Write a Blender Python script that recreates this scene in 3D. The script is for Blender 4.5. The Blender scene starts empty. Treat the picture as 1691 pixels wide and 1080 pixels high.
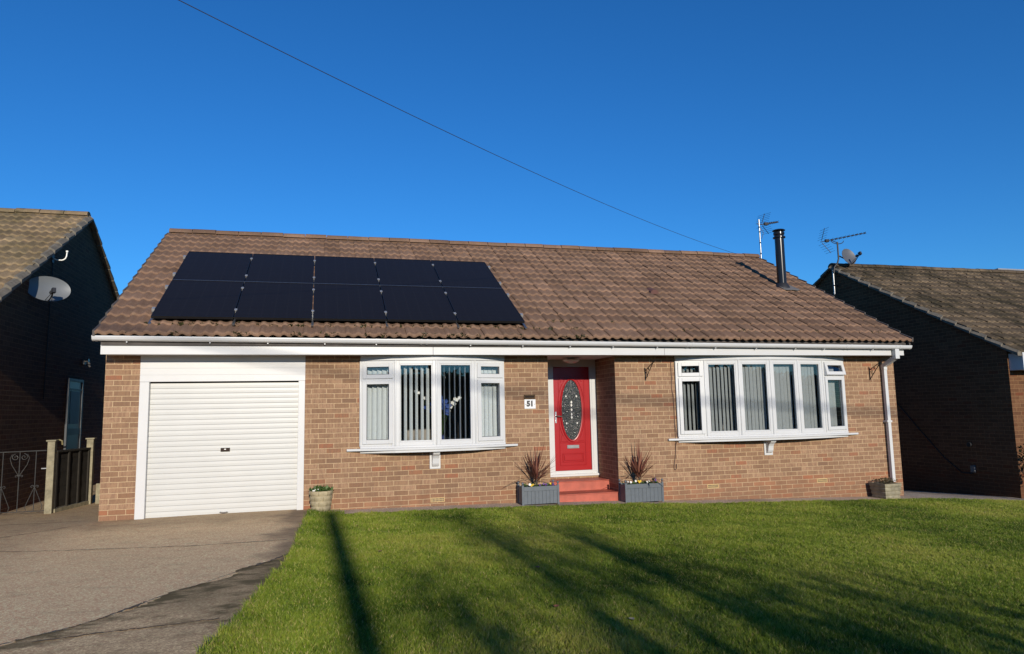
import bpy, bmesh, math, random
import numpy as np
from mathutils import Vector, Matrix
R = math.radians
random.seed(7)
rng = np.random.default_rng(7)
scene = bpy.context.scene
col = scene.collection

# ------------------------------------------------------------------ camera
CAM = Vector((2.926, -11.198, 1.438))
YAW, PITCH, ROLL = R(15.277), R(6.72), R(-1.146)
def cam_axes(yaw, pitch, roll):
    f = Vector((math.sin(yaw)*math.cos(pitch), math.cos(yaw)*math.cos(pitch), math.sin(pitch)))
    r = Vector((math.cos(yaw), -math.sin(yaw), 0)); u = r.cross(f)
    return math.cos(roll)*r + math.sin(roll)*u, -math.sin(roll)*r + math.cos(roll)*u, f
cr, cu, cf = cam_axes(YAW, PITCH, ROLL)
cd = bpy.data.cameras.new('camera'); cam = bpy.data.objects.new('camera', cd); col.objects.link(cam)
cd.sensor_width = 36; cd.lens = 1170.05/1691*36; cd.clip_end = 3000; cd.clip_start = .05
M4 = Matrix((cr, cu, -cf)).transposed().to_4x4(); M4.translation = CAM
cam.matrix_world = M4
scene.camera = cam

# ------------------------------------------------------------------ light
SUN_EL, SUN_AZ = R(16.0), R(1.2)          # light travels to +y and a little to -x
w = bpy.data.worlds.new('World'); scene.world = w; w.use_nodes = True
nt = w.node_tree; nt.nodes.clear()
sky = nt.nodes.new('ShaderNodeTexSky'); sky.sky_type = 'NISHITA'; sky.sun_disc = False
sky.sun_elevation = SUN_EL; sky.sun_rotation = R(180) - SUN_AZ
sky.air_density = 1.0; sky.dust_density = 0.0; sky.ozone_density = 6.0; sky.altitude = 0
hs = nt.nodes.new('ShaderNodeHueSaturation'); hs.inputs['Saturation'].default_value = 1.10
bg = nt.nodes.new('ShaderNodeBackground'); bg.inputs[1].default_value = 0.12
wo = nt.nodes.new('ShaderNodeOutputWorld')
nt.links.new(sky.outputs[0], hs.inputs['Color']); tn = nt.nodes.new('ShaderNodeMixRGB'); tn.blend_type = 'MULTIPLY'; tn.inputs[0].default_value = 1; tn.inputs[2].default_value = (.48, .82, 1, 1)
nt.links.new(hs.outputs[0], tn.inputs[1]); nt.links.new(tn.outputs[0], bg.inputs[0]); nt.links.new(bg.outputs[0], wo.inputs[0])
sl = bpy.data.lights.new('sun', 'SUN'); sl.energy = 4.0; sl.angle = R(.53); sl.color = (1, .91, .765)
so = bpy.data.objects.new('sun', sl); col.objects.link(so)
ldir = Vector((-math.sin(SUN_AZ)*math.cos(SUN_EL), math.cos(SUN_AZ)*math.cos(SUN_EL), -math.sin(SUN_EL)))
so.rotation_euler = ldir.to_track_quat('-Z', 'Y').to_euler(); so.location = (3, -30, 20)
scene.view_settings.view_transform = 'Standard'; scene.view_settings.look = 'None'
scene.view_settings.exposure = 0.18; scene.view_settings.gamma = 1
scene.render.engine = 'CYCLES'

# ------------------------------------------------------------------ helpers
class MB:
    def __init__(s): s.v = []; s.f = []; s.sm = []
    def add(s, vs, fs, smooth=False):
        o = len(s.v); s.v += [tuple(v) for v in vs]; s.f += [tuple(i+o for i in f) for f in fs]; s.sm += [smooth]*len(fs); return s
    def box(s, x0, x1, y0, y1, z0, z1, M=None):
        vs = [Vector((x, y, z)) for z in (z0, z1) for x, y in ((x0, y0), (x1, y0), (x1, y1), (x0, y1))]
        if M is not None: vs = [M @ v for v in vs]
        return s.add(vs, [(3,2,1,0),(4,5,6,7),(0,1,5,4),(1,2,6,5),(2,3,7,6),(3,0,4,7)])
    def prism(s, poly, a, b, axis=2, M=None):
        n = len(poly)
        def mk(p, h):
            v = Vector((p[0], p[1], h)) if axis == 2 else (Vector((h, p[0], p[1])) if axis == 0 else Vector((p[0], h, p[1])))
            return M @ v if M is not None else v
        vs = [mk(p, a) for p in poly] + [mk(p, b) for p in poly]
        return s.add(vs, [tuple(range(n))[::-1], tuple(range(n, 2*n))] + [(i, (i+1) % n, n+(i+1) % n, n+i) for i in range(n)])
    def tube(s, pts, r, n=8, cap=True):
        pts = [Vector(p) for p in pts]; rings = []; up = None
        for i, p in enumerate(pts):
            t = (pts[min(i+1, len(pts)-1)] - pts[max(i-1, 0)]).normalized()
            if up is None: up = t.orthogonal().normalized()
            up = (up - t*up.dot(t)).normalized(); b = t.cross(up)
            rr = r[i] if isinstance(r, (list, tuple)) else r
            rings.append([p + rr*(math.cos(2*math.pi*k/n)*up + math.sin(2*math.pi*k/n)*b) for k in range(n)])
        vs = [v for q in rings for v in q]; fs = []
        for i in range(len(pts)-1):
            for k in range(n): fs.append((i*n+k, i*n+(k+1) % n, (i+1)*n+(k+1) % n, (i+1)*n+k))
        if cap: fs += [tuple(range(n))[::-1], tuple(range((len(pts)-1)*n, len(pts)*n))]
        return s.add(vs, fs, n > 4)
    def lathe(s, prof, c, n=24, M=None):
        c = Vector(c); vs = []; fs = []
        for r, z in prof:
            for k in range(n):
                v = Vector((r*math.cos(2*math.pi*k/n), r*math.sin(2*math.pi*k/n), z))
                vs.append((M @ v if M is not None else v) + c)
        for i in range(len(prof)-1):
            for k in range(n): fs.append((i*n+k, i*n+(k+1) % n, (i+1)*n+(k+1) % n, (i+1)*n+k))
        return s.add(vs, fs, True)
    def build(s, name, m, parent=None, bevel=0, **tags):
        me = bpy.data.meshes.new(name); me.from_pydata(s.v, [], s.f)
        me.polygons.foreach_set('use_smooth', s.sm)
        bm = bmesh.new(); bm.from_mesh(me); bmesh.ops.recalc_face_normals(bm, faces=bm.faces); bm.to_mesh(me); bm.free()
        if any(s.sm): me.set_sharp_from_angle(angle=R(38))
        if m: me.materials.append(m)
        o = bpy.data.objects.new(name, me); col.objects.link(o)
        if parent: attach(o, parent)
        if bevel:
            b = o.modifiers.new('bevel', 'BEVEL'); b.width = bevel; b.segments = 2; b.limit_method = 'ANGLE'; b.harden_normals = False
        for k, v in tags.items(): o[k] = v
        return o
def attach(o, parent):
    o.parent = parent
    if parent.type == 'EMPTY': o.matrix_parent_inverse = Matrix.Translation(-parent.location)
def thing(name, loc, label, cat, group=None):
    o = bpy.data.objects.new(name, None); col.objects.link(o); o.location = loc; o.empty_display_size = .2
    o['label'] = label; o['category'] = cat
    if group: o['group'] = group
    return o
def tag(o, label, cat, group=None):
    o['label'] = label; o['category'] = cat
    if group: o['group'] = group
    return o
def np_mesh(name, v, f, m, parent=None, smooth=False, attr=None, n=3):
    me = bpy.data.meshes.new(name); v = np.asarray(v, np.float32); f = np.asarray(f, np.int32)
    me.vertices.add(len(v)); me.vertices.foreach_set('co', v.ravel())
    me.loops.add(f.size); me.loops.foreach_set('vertex_index', f.ravel())
    me.polygons.add(len(f)); me.polygons.foreach_set('loop_start', np.arange(0, f.size, f.shape[1], dtype=np.int32))
    me.polygons.foreach_set('loop_total', np.full(len(f), f.shape[1], np.int32))
    if smooth: me.polygons.foreach_set('use_smooth', np.ones(len(f), bool))
    if attr is not None:
        for k, a in attr.items():
            at = me.attributes.new(k, 'FLOAT', 'POINT'); at.data.foreach_set('value', np.asarray(a, np.float32))
    me.update(); me.validate(); me.materials.append(m)
    o = bpy.data.objects.new(name, me); col.objects.link(o)
    if parent: attach(o, parent)
    return o

# ------------------------------------------------------------------ materials
class NT:
    def __init__(s, name):
        s.m = bpy.data.materials.new(name); s.m.use_nodes = True; s.t = s.m.node_tree
        s.b = s.t.nodes['Principled BSDF']; s.out = s.t.nodes['Material Output']
    def n(s, typ, **kw):
        nd = s.t.nodes.new(typ)
        for k, v in kw.items():
            if k in nd.bl_rna.properties and not k.startswith('i_'): setattr(nd, k, v)
        return nd
    def l(s, a, b): s.t.links.new(a, b)
    def obj(s):
        return s.n('ShaderNodeTexCoord').outputs['Object']
    def noise(s, vec, scale, detail=4, rough=.55, stretch=None):
        nd = s.n('ShaderNodeTexNoise'); nd.inputs['Scale'].default_value = scale; nd.inputs['Detail'].default_value = detail; nd.inputs['Roughness'].default_value = rough
        if stretch:
            mp = s.n('ShaderNodeMapping'); mp.inputs['Scale'].default_value = stretch; s.l(vec, mp.inputs[0]); vec = mp.outputs[0]
        s.l(vec, nd.inputs['Vector']); return nd.outputs['Fac']
    def ramp(s, fac, stops):
        nd = s.n('ShaderNodeValToRGB'); e = nd.color_ramp.elements
        while len(e) < len(stops): e.new(.5)
        for x, (p, c) in zip(e, stops): x.position = p; x.color = (*c, 1) if len(c) == 3 else c
        s.l(fac, nd.inputs[0]); return nd.outputs[0]
    def mix(s, fac, a, b, mode='MIX'):
        nd = s.n('ShaderNodeMixRGB'); nd.blend_type = mode
        for i, x in ((0, fac), (1, a), (2, b)):
            if hasattr(x, 'is_linked'): s.l(x, nd.inputs[i])
            elif i == 0: nd.inputs[0].default_value = x
            else: nd.inputs[i].default_value = (*x, 1)
        return nd.outputs[0]
    def math(s, op, a, b=0.0, clamp=False):
        nd = s.n('ShaderNodeMath'); nd.operation = op; nd.use_clamp = clamp
        for i, x in ((0, a), (1, b)):
            if hasattr(x, 'is_linked'): s.l(x, nd.inputs[i])
            else: nd.inputs[i].default_value = x
        return nd.outputs[0]
    def bump(s, h, strength=.3, dist=.01, prev=None):
        nd = s.n('ShaderNodeBump'); nd.inputs['Strength'].default_value = strength; nd.inputs['Distance'].default_value = dist
        s.l(h, nd.inputs['Height'])
        if prev is not None: s.l(prev, nd.inputs['Normal'])
        s.l(nd.outputs[0], s.b.inputs['Normal']); return nd.outputs[0]
    def color(s, c):
        if hasattr(c, 'is_linked'): s.l(c, s.b.inputs['Base Color'])
        else: s.b.inputs['Base Color'].default_value = (*c, 1)
    def set(s, rough=.5, metal=0, spec=.5):
        s.b.inputs['Roughness'].default_value = rough; s.b.inputs['Metallic'].default_value = metal; s.b.inputs['Specular IOR Level'].default_value = spec
def simple(name, c, rough=.5, metal=0, var=.12, scale=8, bump=0, bscale=60, spec=.5):
    t = NT(name); v = t.obj(); nz = t.noise(v, scale, 5)
    d = tuple(x*(1-var) for x in c); u = tuple(min(1, x*(1+var)) for x in c)
    t.color(t.ramp(nz, [(.3, d), (.7, u)])); t.set(rough, metal, spec)
    if bump: t.bump(t.noise(v, bscale, 6), bump, .01)
    return t.m

def brick_mat(name, dark=1.0, dpc=.175, warm=(1, 1, 1)):
    t = NT(name)
    geo = t.n('ShaderNodeNewGeometry'); sep = t.n('ShaderNodeSeparateXYZ'); t.l(geo.outputs['Position'], sep.inputs[0])
    sn = t.n('ShaderNodeSeparateXYZ'); t.l(geo.outputs['True Normal'], sn.inputs[0])
    side = t.math('GREATER_THAN', t.math('ABSOLUTE', sn.outputs[0]), .5)
    mx = t.n('ShaderNodeMix'); mx.data_type = 'FLOAT'
    t.l(side, mx.inputs[0]); t.l(sep.outputs[0], mx.inputs[2]); t.l(sep.outputs[1], mx.inputs[3])
    # small wobble so that courses are not ruler straight
    wob = t.n('ShaderNodeTexNoise'); wob.inputs['Scale'].default_value = 3.0; t.l(geo.outputs['Position'], wob.inputs['Vector'])
    wz = t.math('MULTIPLY', t.math('SUBTRACT', wob.outputs['Fac'], .5), .012)
    cb = t.n('ShaderNodeCombineXYZ'); t.l(mx.outputs[0], cb.inputs[0])
    t.l(t.math('ADD', t.math('ADD', sep.outputs[2], 20*.075 - 2.2 + 3.0), wz), cb.inputs[1])
    br = t.n('ShaderNodeTexBrick'); br.offset = .5; br.squash = 1
    for k, v in (('Scale', 1), ('Mortar Size', .0064), ('Mortar Smooth', .35), ('Bias', 0), ('Brick Width', .225), ('Row Height', .075)): br.inputs[k].default_value = v
    br.inputs['Color1'].default_value = (0, 0, 0, 1); br.inputs['Color2'].default_value = (1, 1, 1, 1); br.inputs['Mortar'].default_value = (.5, .5, .5, 1)
    t.l(cb.outputs[0], br.inputs['Vector'])
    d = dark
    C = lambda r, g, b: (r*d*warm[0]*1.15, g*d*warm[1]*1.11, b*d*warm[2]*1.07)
    body = t.ramp(br.outputs['Color'], [(0, C(.255, .105, .060)), (.03, C(.24, .120, .070)), (.08, C(.195, .118, .072)), (.3, C(.225, .140, .086)), (.6, C(.258, .164, .103)), (.85, C(.300, .194, .124)), (.93, C(.225, .140, .086)), (1, C(.165, .102, .066))])
    # drag marks: short vertical bars inside each brick
    st = t.noise(cb.outputs[0], 1, 3, .6, (34, 7, 1))
    body = t.mix(t.math('MULTIPLY', t.ramp(st, [(.45, (0, 0, 0)), (.58, (1, 1, 1))]), .55), body, C(.165, .098, .066))
    fine = t.noise(geo.outputs['Position'], 160, 3)
    body = t.mix(.35, body, t.ramp(fine, [(.3, (.25, .25, .25)), (.7, (.8, .8, .8))]), 'OVERLAY')
    low = t.math('LESS_THAN', sep.outputs[2], dpc)
    redb = t.ramp(br.outputs['Color'], [(0, C(.30, .12, .062)), (.35, C(.22, .11, .062)), (.7, C(.19, .10, .06)), (1, C(.33, .15, .08))])
    body = t.mix(t.math('MULTIPLY', low, .6), body, redb)
    mort = t.ramp(t.noise(geo.outputs['Position'], 40, 4), [(.3, C(.345, .245, .150)), (.7, C(.47, .345, .22))])
    c = t.mix(br.outputs['Fac'], body, mort)
    big = t.noise(geo.outputs['Position'], 1.3, 4)
    c = t.mix(.16, c, t.ramp(big, [(.3, (.3, .28, .27)), (.7, (.75, .74, .72))]), 'OVERLAY')
    # damp and drips: ragged darker foot of the wall, faint vertical water runs
    dn = t.noise(geo.outputs['Position'], 2.6, 5, .65)
    fm = t.ramp(t.math('ADD', sep.outputs[2], t.math('MULTIPLY', dn, .7)), [(.18, (1, 1, 1)), (.46, (0, 0, 0))])
    c = t.mix(t.math('MULTIPLY', fm, .38), c, C(.12, .082, .055))
    runs = t.ramp(t.noise(cb.outputs[0], 1, 5, .6, (5.5, .45, 1)), [(.56, (0, 0, 0)), (.74, (1, 1, 1))])
    c = t.mix(t.math('MULTIPLY', runs, .22), c, C(.13, .095, .07))
    t.color(c); t.set(.88, 0, .25)
    h = t.math('SUBTRACT', t.math('ADD', t.math('MULTIPLY', st, .25), t.math('MULTIPLY', fine, .12)), t.math('MULTIPLY', br.outputs['Fac'], .8))
    t.bump(h, .75, .008)
    return t.m

def roof_mat(name, cols, moss=.1, mosscol=(.05, .055, .02), lich=(.30, .25, .16), patch=0):
    t = NT(name); v = t.obj(); a = t.n('ShaderNodeAttribute'); a.attribute_name = 'rnd'
    s_ = t.n('ShaderNodeAttribute'); s_.attribute_name = 'edge'
    c = t.ramp(a.outputs['Fac'], [(0, cols[0]), (.5, cols[1]), (1, cols[2])])
    c = t.mix(.5, c, t.ramp(t.noise(v, 2.2, 5), [(.3, (.3, .3, .3)), (.7, (.72, .71, .70))]), 'OVERLAY')
    fine = t.noise(v, 70, 5, .65)
    c = t.mix(.45, c, t.ramp(fine, [(.3, (.2, .2, .2)), (.7, (.82, .82, .82))]), 'OVERLAY')
    li = t.ramp(t.noise(v, 14, 6, .7), [(.56, (0, 0, 0)), (.72, (1, 1, 1))])
    c = t.mix(t.math('MULTIPLY', li, .35), c, lich)
    mo = t.ramp(t.noise(v, 5, 6, .65), [(.72-.3*moss, (0, 0, 0)), (.86-.3*moss, (1, 1, 1))])
    c = t.mix(t.math('MULTIPLY', mo, .8), c, mosscol)
    c = t.mix(t.math('MULTIPLY', s_.outputs['Fac'], .18), c, tuple(x*1.45 for x in cols[2]))  # paler lower lip: edge highlight mixed into the tile colour
    if patch:
        pt = t.ramp(t.noise(v, 1.1, 6, .68, (1.6, .55, .55)), [(.44, (0, 0, 0)), (.60, (1, 1, 1))])
        c = t.mix(t.math('MULTIPLY', pt, patch), c, mosscol)
    t.color(c); t.set(.9, 0, .2); t.bump(t.noise(v, 110, 5, .7), .5, .006)
    return t.m

def glass_mat(name, tint=(.965, .97, .965)):
    t = NT(name); t.t.nodes.remove(t.b)
    tr = t.n('ShaderNodeBsdfTransparent'); tr.inputs[0].default_value = (*tint, 1)
    gl = t.n('ShaderNodeBsdfGlossy'); gl.inputs['Roughness'].default_value = .0; gl.inputs[0].default_value = (1, 1, 1, 1)
    lw = t.n('ShaderNodeLayerWeight'); lw.inputs['Blend'].default_value = .5
    f5 = t.math('POWER', lw.outputs['Facing'], 5.0); fr = t.math('ADD', t.math('MULTIPLY', f5, .92), .05)
    nz = t.n('ShaderNodeTexNoise'); nz.inputs['Scale'].default_value = 2.0
    bp = t.n('ShaderNodeBump'); bp.inputs['Strength'].default_value = .03; bp.inputs['Distance'].default_value = .02
    t.l(t.obj(), nz.inputs['Vector']); t.l(nz.outputs['Fac'], bp.inputs['Height']); t.l(bp.outputs[0], gl.inputs['Normal'])
    f2 = t.math('MULTIPLY', fr, 1.1, True)
    mx = t.n('ShaderNodeMixShader'); t.l(f2, mx.inputs[0]); t.l(tr.outputs[0], mx.inputs[1]); t.l(gl.outputs[0], mx.inputs[2])
    t.l(mx.outputs[0], t.out.inputs[0]); return t.m

BRICK = brick_mat('tan_brick')
BRICK_L = brick_mat('shade_toned_brick_left', .36, .175, (1.15, .9, .72))  # same brick darkened, the gable's shade is put into its colour
BRICK_R = brick_mat('shade_toned_brick_right', .42, .0, (1.15, .9, .72))  # darkened copy too: colour carries the shade of the right gable
TILE = roof_mat('brown_concrete_tile', [(.150, .090, .060), (.19, .116, .078), (.228, .142, .097)], .12, (.075, .05, .032), patch=.22)
TILE_L = roof_mat('lichen_tile_left', [(.16, .115, .068), (.23, .165, .10), (.30, .22, .13)], .5, (.06, .055, .025), (.40, .32, .19), .45)
TILE_R = roof_mat('mossy_tile_right', [(.085, .062, .042), (.125, .092, .06), (.17, .125, .08)], .42, (.028, .025, .015), (.27, .21, .12), .8)
VERGE = simple('verge_mortar', (.15, .13, .10), .9, var=.3, scale=12, bump=.4)
DARKV = simple('dark_verge', (.07, .06, .055), .8, var=.3, scale=9, bump=.3)
UPVC = simple('white_upvc', (.575, .58, .585), .28, var=.025, scale=3)
UPVC2 = simple('white_upvc_board', (.565, .565, .565), .38, var=.03, scale=2)
PAINT = simple('white_paint_soffit', (.66, .64, .62), .6, var=.05, scale=3)
GARAGE = simple('cream_steel', (.525, .525, .505), .36, var=.03, scale=2)
GLASS = glass_mat('window_glass')
BLACK = simple('black_metal', (.012, .012, .013), .45, .3, .2)
DARKP = simple('black_plastic', (.02, .02, .022), .5)
STEEL = simple('brushed_steel', (.62, .62, .62), .28, 1.0, .08)
GALV = simple('galvanised_steel', (.36, .37, .38), .38, .9, .15, 20)
CREAMV = simple('cream_vent', (.52, .36, .16), .7, var=.12, scale=30)
RED = simple('red_door_paint', (.33, .006, .010), .3, var=.05, scale=3, bump=.04, bscale=220)
STEPR = simple('red_tile_step', (.40, .088, .052), .55, var=.22, scale=6, bump=.15, bscale=90)
TROUGH = simple('slate_grey_paint', (.095, .112, .130), .5, var=.1, scale=12, bump=.12, bscale=40)
SOIL = simple('potting_soil', (.03, .02, .013), .95, var=.4, scale=40, bump=.7)
STONE = simple('buff_cast_stone', (.36, .30, .185), .85, var=.28, scale=11, bump=.5, bscale=50)
STONE_G = simple('grey_cast_stone', (.27, .24, .165), .85, var=.34, scale=10, bump=.5, bscale=50)
BRONZE = simple('bronze_plate', (.022, .012, .008), .6, 0, spec=.2)
DISHM = simple('dish_grey', (.155, .165, .172), .38, .1, .06, 5)
LAMPG = simple('frosted_glass', (.75, .75, .72), .25, var=.08, scale=30)
CABLE = simple('brown_cable', (.09, .045, .03), .6)
WOODP = simple('weathered_post', (.25, .22, .145), .85, var=.3, scale=14, bump=.4, bscale=40)
WOODF = simple('dark_fence_wood', (.020, .016, .011), .85, var=.3, scale=10, bump=.4, bscale=40)
IRON = simple('grey_painted_iron', (.055, .055, .055), .55, .2, .2)
BARK = simple('bark', (.06, .045, .035), .9, var=.3, scale=10, bump=.5)
ROOMW = simple('room_wall', (.30, .28, .26), .8, var=.05)
ROOMF = simple('room_carpet', (.14, .12, .10), .9, var=.1)
BLINDL = simple('pale_blind_fabric', (.58, .63, .655), .8, var=.04, scale=20)
BLINDG = simple('grey_blind_fabric', (.28, .305, .315), .8, var=.05, scale=20)
BLUEDOOR = simple('pale_blue_door', (.06, .075, .10), .4, var=.05)

# leaf-like materials with a random attribute
def leaf_mat(name, cols, rough=.5, sss=True):
    t = NT(name); a = t.n('ShaderNodeAttribute'); a.attribute_name = 'rnd'
    n_ = len(cols)
    c = t.ramp(a.outputs['Fac'], [(i/(n_-1), x) for i, x in enumerate(cols)])
    t.color(c); t.set(rough, 0, .3)
    if sss:
        tl = t.n('ShaderNodeBsdfTranslucent'); t.l(c, tl.inputs[0])
        mx = t.n('ShaderNodeMixShader'); mx.inputs[0].default_value = .25
        t.l(t.b.outputs[0], mx.inputs[1]); t.l(tl.outputs[0], mx.inputs[2]); t.l(mx.outputs[0], t.out.inputs[0])
    return t.m
CORD = leaf_mat('cordyline_leaf', [(.09, .034, .026), (.20, .078, .055), (.33, .15, .10), (.15, .042, .034)])
GREENL = leaf_mat('bedding_leaf', [(.04, .075, .02), (.07, .13, .03), (.12, .19, .06)])
DULL = leaf_mat('dull_shrub_leaf', [(.06, .05, .025), (.11, .09, .045), (.15, .12, .07)])
LAUREL = leaf_mat('dark_laurel_leaf', [(.008, .016, .008), (.02, .035, .014), (.045, .055, .02)], .35)
TREEL = leaf_mat('tree_leaf', [(.03, .045, .015), (.05, .07, .025)])
PET_Y = simple('yellow_petal', (.72, .48, .03), .6); PET_P = simple('purple_petal', (.10, .03, .18), .6); PET_W = simple('white_petal', (.75, .74, .70), .6)
PET_B = simple('blue_petal', (.03, .07, .26), .6)

# ------------------------------------------------------------------ ground
GX = [-400, -5, 0, 2.75, 3.3, 5.8, 7.8, 9, 12.5, 14, 16.1, 20, 400]
GZ = [.05, .05, .02, .045, .0, -.035, -.09, -.155, -.27, -.31, -.46, -.55, -.55]
def g(x, y=0):
    z = float(np.interp(x, GX, GZ))
    if 13.6 < x < 18 and y > 0: z -= .05*y*min(1, (x-13.6))
    return z
def gnp(x, y): 
    return np.interp(x, GX, GZ)
def lawn_edge(y):   # x of the lawn's left edge
    return np.interp(-np.asarray(y), [.3, 1.9, 2.93, 3.86, 4.99, 5.58, 6.34, 9, 14], [2.80, 2.72, 2.70, 2.63, 2.49, 2.41, 2.28, 1.9, 1.6])
def sheet(name, xs, ys, m, dz=0, poly=None, **tags):
    v = []; f = []; nx = len(xs)
    for y in ys:
        for x in xs: v.append((x, y, g(x, y)+dz))
    for j in range(len(ys)-1):
        for i in range(nx-1): f.append((j*nx+i, j*nx+i+1, (j+1)*nx+i+1, (j+1)*nx+i))
    o = np_mesh(name, v, f, m)
    for k, q in tags.items(): o[k] = q
    return o
def soil_mat():
    t = NT('lawn_soil'); v = t.obj()
    t.color(t.mix(t.noise(v, 18, 5), (.020, .026, .008), (.045, .058, .014))); t.set(.95, 0, .1); t.bump(t.noise(v, 90, 5), .6, .02); return t.m
def far_grass():
    t = NT('far_turf'); v = t.obj()
    t.color(t.mix(t.noise(v, 6, 6), (.025, .042, .010), (.055, .08, .018))); t.set(.95, 0, .1); t.bump(t.noise(v, 60, 5), .8, .03); return t.m
def concrete_mat(name, a, b, stain, st_lo=.5, st_hi=.68, edge=None, stain_amt=.75, fine_amt=.35):
    t = NT(name); geo = t.n('ShaderNodeNewGeometry'); v = geo.outputs['Position']
    c = t.mix(t.noise(v, 1.2, 5), a, b)
    ag = t.n('ShaderNodeTexVoronoi'); ag.inputs['Scale'].default_value = 95; t.l(v, ag.inputs['Vector'])
    sp = t.n('ShaderNodeSeparateColor'); t.l(ag.outputs['Color'], sp.inputs[0])
    c = t.mix(.6, c, t.ramp(sp.outputs[0], [(.0, (.2, .2, .2)), (.6, (.5, .5, .5)), (1, (.9, .88, .86))]), 'OVERLAY')
    s1 = t.ramp(t.noise(v, .55, 6, .62), [(st_lo, (0, 0, 0)), (st_hi, (1, 1, 1))])
    s2 = t.ramp(t.noise(v, 3.2, 6, .7, (1, 1.6, 1)), [(.50, (0, 0, 0)), (.74, (1, 1, 1))])
    s = t.math('ADD', t.math('MULTIPLY', s1, stain_amt), t.math('MULTIPLY', s2, fine_amt), True)
    if edge: s = t.math('ADD', s, edge(t, v), True)
    c = t.mix(s, c, stain)
    t.color(c); t.set(.9, 0, .2)
    t.bump(t.math('ADD', ag.outputs['Distance'], t.noise(v, 30, 5)), .35, .006)
    return t.m
def drive_edge(t, v):
    sp = t.n('ShaderNodeSeparateXYZ'); t.l(v, sp.inputs[0])
    nz = t.math('MULTIPLY', t.math('SUBTRACT', t.noise(v, 1.6, 5), .5), .9)
    xx = t.math('ADD', sp.outputs[0], nz); yy = t.math('ADD', sp.outputs[1], nz)
    mr = lambda val, a, b: (lambda nd: (t.l(val, nd.inputs[0]), [setattr(nd.inputs[i], 'default_value', q) for i, q in ((1, a), (2, b), (3, 0), (4, 1))], nd.outputs[0])[2])(t.n('ShaderNodeMapRange'))
    near_lawn = mr(xx, 2.35, 2.62); near_wall = mr(yy, -1.25, -.55); left = mr(xx, .25, -.8)
    e = t.math('MAXIMUM', t.math('MULTIPLY', near_lawn, .8), t.math('MULTIPLY', near_wall, .55))
    return t.math('MAXIMUM', e, t.math('MULTIPLY', left, .5))
def strip_edge(t, v):
    sp = t.n('ShaderNodeSeparateXYZ'); t.l(v, sp.inputs[0])
    mr = lambda val, a, b, c, d: (lambda nd: (t.l(val, nd.inputs[0]), [setattr(nd.inputs[i], 'default_value', q) for i, q in ((1, a), (2, b), (3, c), (4, d))], nd.outputs[0])[2])(t.n('ShaderNodeMapRange'))
    xs = t.math('ADD', mr(sp.outputs[1], -8.4, -5.85, -1.6, 1.0), mr(sp.outputs[1], -5.85, -3.1, 0, 1.7))
    nz = t.math('MULTIPLY', t.math('SUBTRACT', t.noise(v, 3.5, 6, .65, (1, 2.2, 1)), .5), 1.3)
    d = t.math('ADD', t.math('SUBTRACT', sp.outputs[0], xs), nz)
    moss = t.math('MULTIPLY', mr(t.math('ADD', sp.outputs[0], nz), 2.2, 2.75, 0, 1), .55)
    return t.math('MAXIMUM', t.math('MULTIPLY', mr(d, .16, .42, 1, 0), .8), moss)
CONC = concrete_mat('brushed_concrete', (.64, .455, .255), (.74, .535, .305), (.22, .155, .095), .60, .80, drive_edge, .5)
WORN = concrete_mat('worn_aggregate', (.50, .355, .195), (.66, .475, .265), (.13, .098, .045), .46, .62, strip_edge, .6, .75)
PATHM = concrete_mat('path_concrete', (.42, .33, .25), (.52, .42, .32), (.2, .16, .13), .5, .75)
ROADM = concrete_mat('asphalt', (.05, .05, .05), (.06, .06, .06), (.04, .04, .04))

gx = [-400, -80, -30, -12, -5, 0, 2.75, 3.3, 5.8, 7.8, 9, 12.5, 14, 16.1, 20, 40, 100, 400]
sheet('ground', gx, [-400, -80, -14, -9, -.3, 0, 3, 9, 40, 400], soil_mat(), -.03, kind='structure')
# driveway: from the garage to the street, right edge follows the lawn
v = []; f = []
ys = [-14, -10, -8, -7, -6.3, -5.6, -5, -4.4, -3.9, -3.4, -2.9, -2.4, -1.9, -1.3, -.8, -.3, -.05, .12]
for y in ys:
    xr = float(lawn_edge(min(y, -.3)))
    for k in range(9):
        x = -6.5 + (xr+.06+6.5)*k/8; v.append((x, y, g(x)+.004))
f = [(j*9+i, j*9+i+1, (j+1)*9+i+1, (j+1)*9+i) for j in range(len(ys)-1) for i in range(8)]
np_mesh('driveway', v, f, CONC)['kind'] = 'structure'
# alley between the houses on the left
sheet('alley', [-1.9, -1.2, -.6, 0.02], [.125, 1.2, 2.4, 4, 9], CONC, .006, kind='structure')
# worn strip along the lawn
ed = [(2.72, -3.1), (2.66, -3.5), (2.45, -3.9), (2.27, -4.13), (2.05, -4.5), (1.87, -4.77), (1.70, -4.98), (1.60, -5.2), (1.45, -5.45), (1.31, -5.62), (1.01, -5.85), (.6, -6.15), (.2, -6.5), (-.6, -7.2), (-1.6, -8.4)]
pts = []
for i in range(len(ed)-1):
    for k in range(8):
        u = k/8; x = ed[i][0]*(1-u)+ed[i+1][0]*u; y = ed[i][1]*(1-u)+ed[i+1][1]*u
        j = .05*math.sin(7*x+3*y)+.03*math.sin(23*x-5*y)+random.uniform(-.025, .025); pts.append((x+j, y))
v = []; f = []
for x, y in pts:
    xr = float(lawn_edge(y))+.05; v += [(x, y, g(x)+.009), (max(xr, x+.01), y, g(xr)+.009)]
for i in range(len(pts)-1): f.append((2*i, 2*i+2, 2*i+3, 2*i+1))
np_mesh('driveway_worn_strip', v, f, WORN)['kind'] = 'structure'
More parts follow.
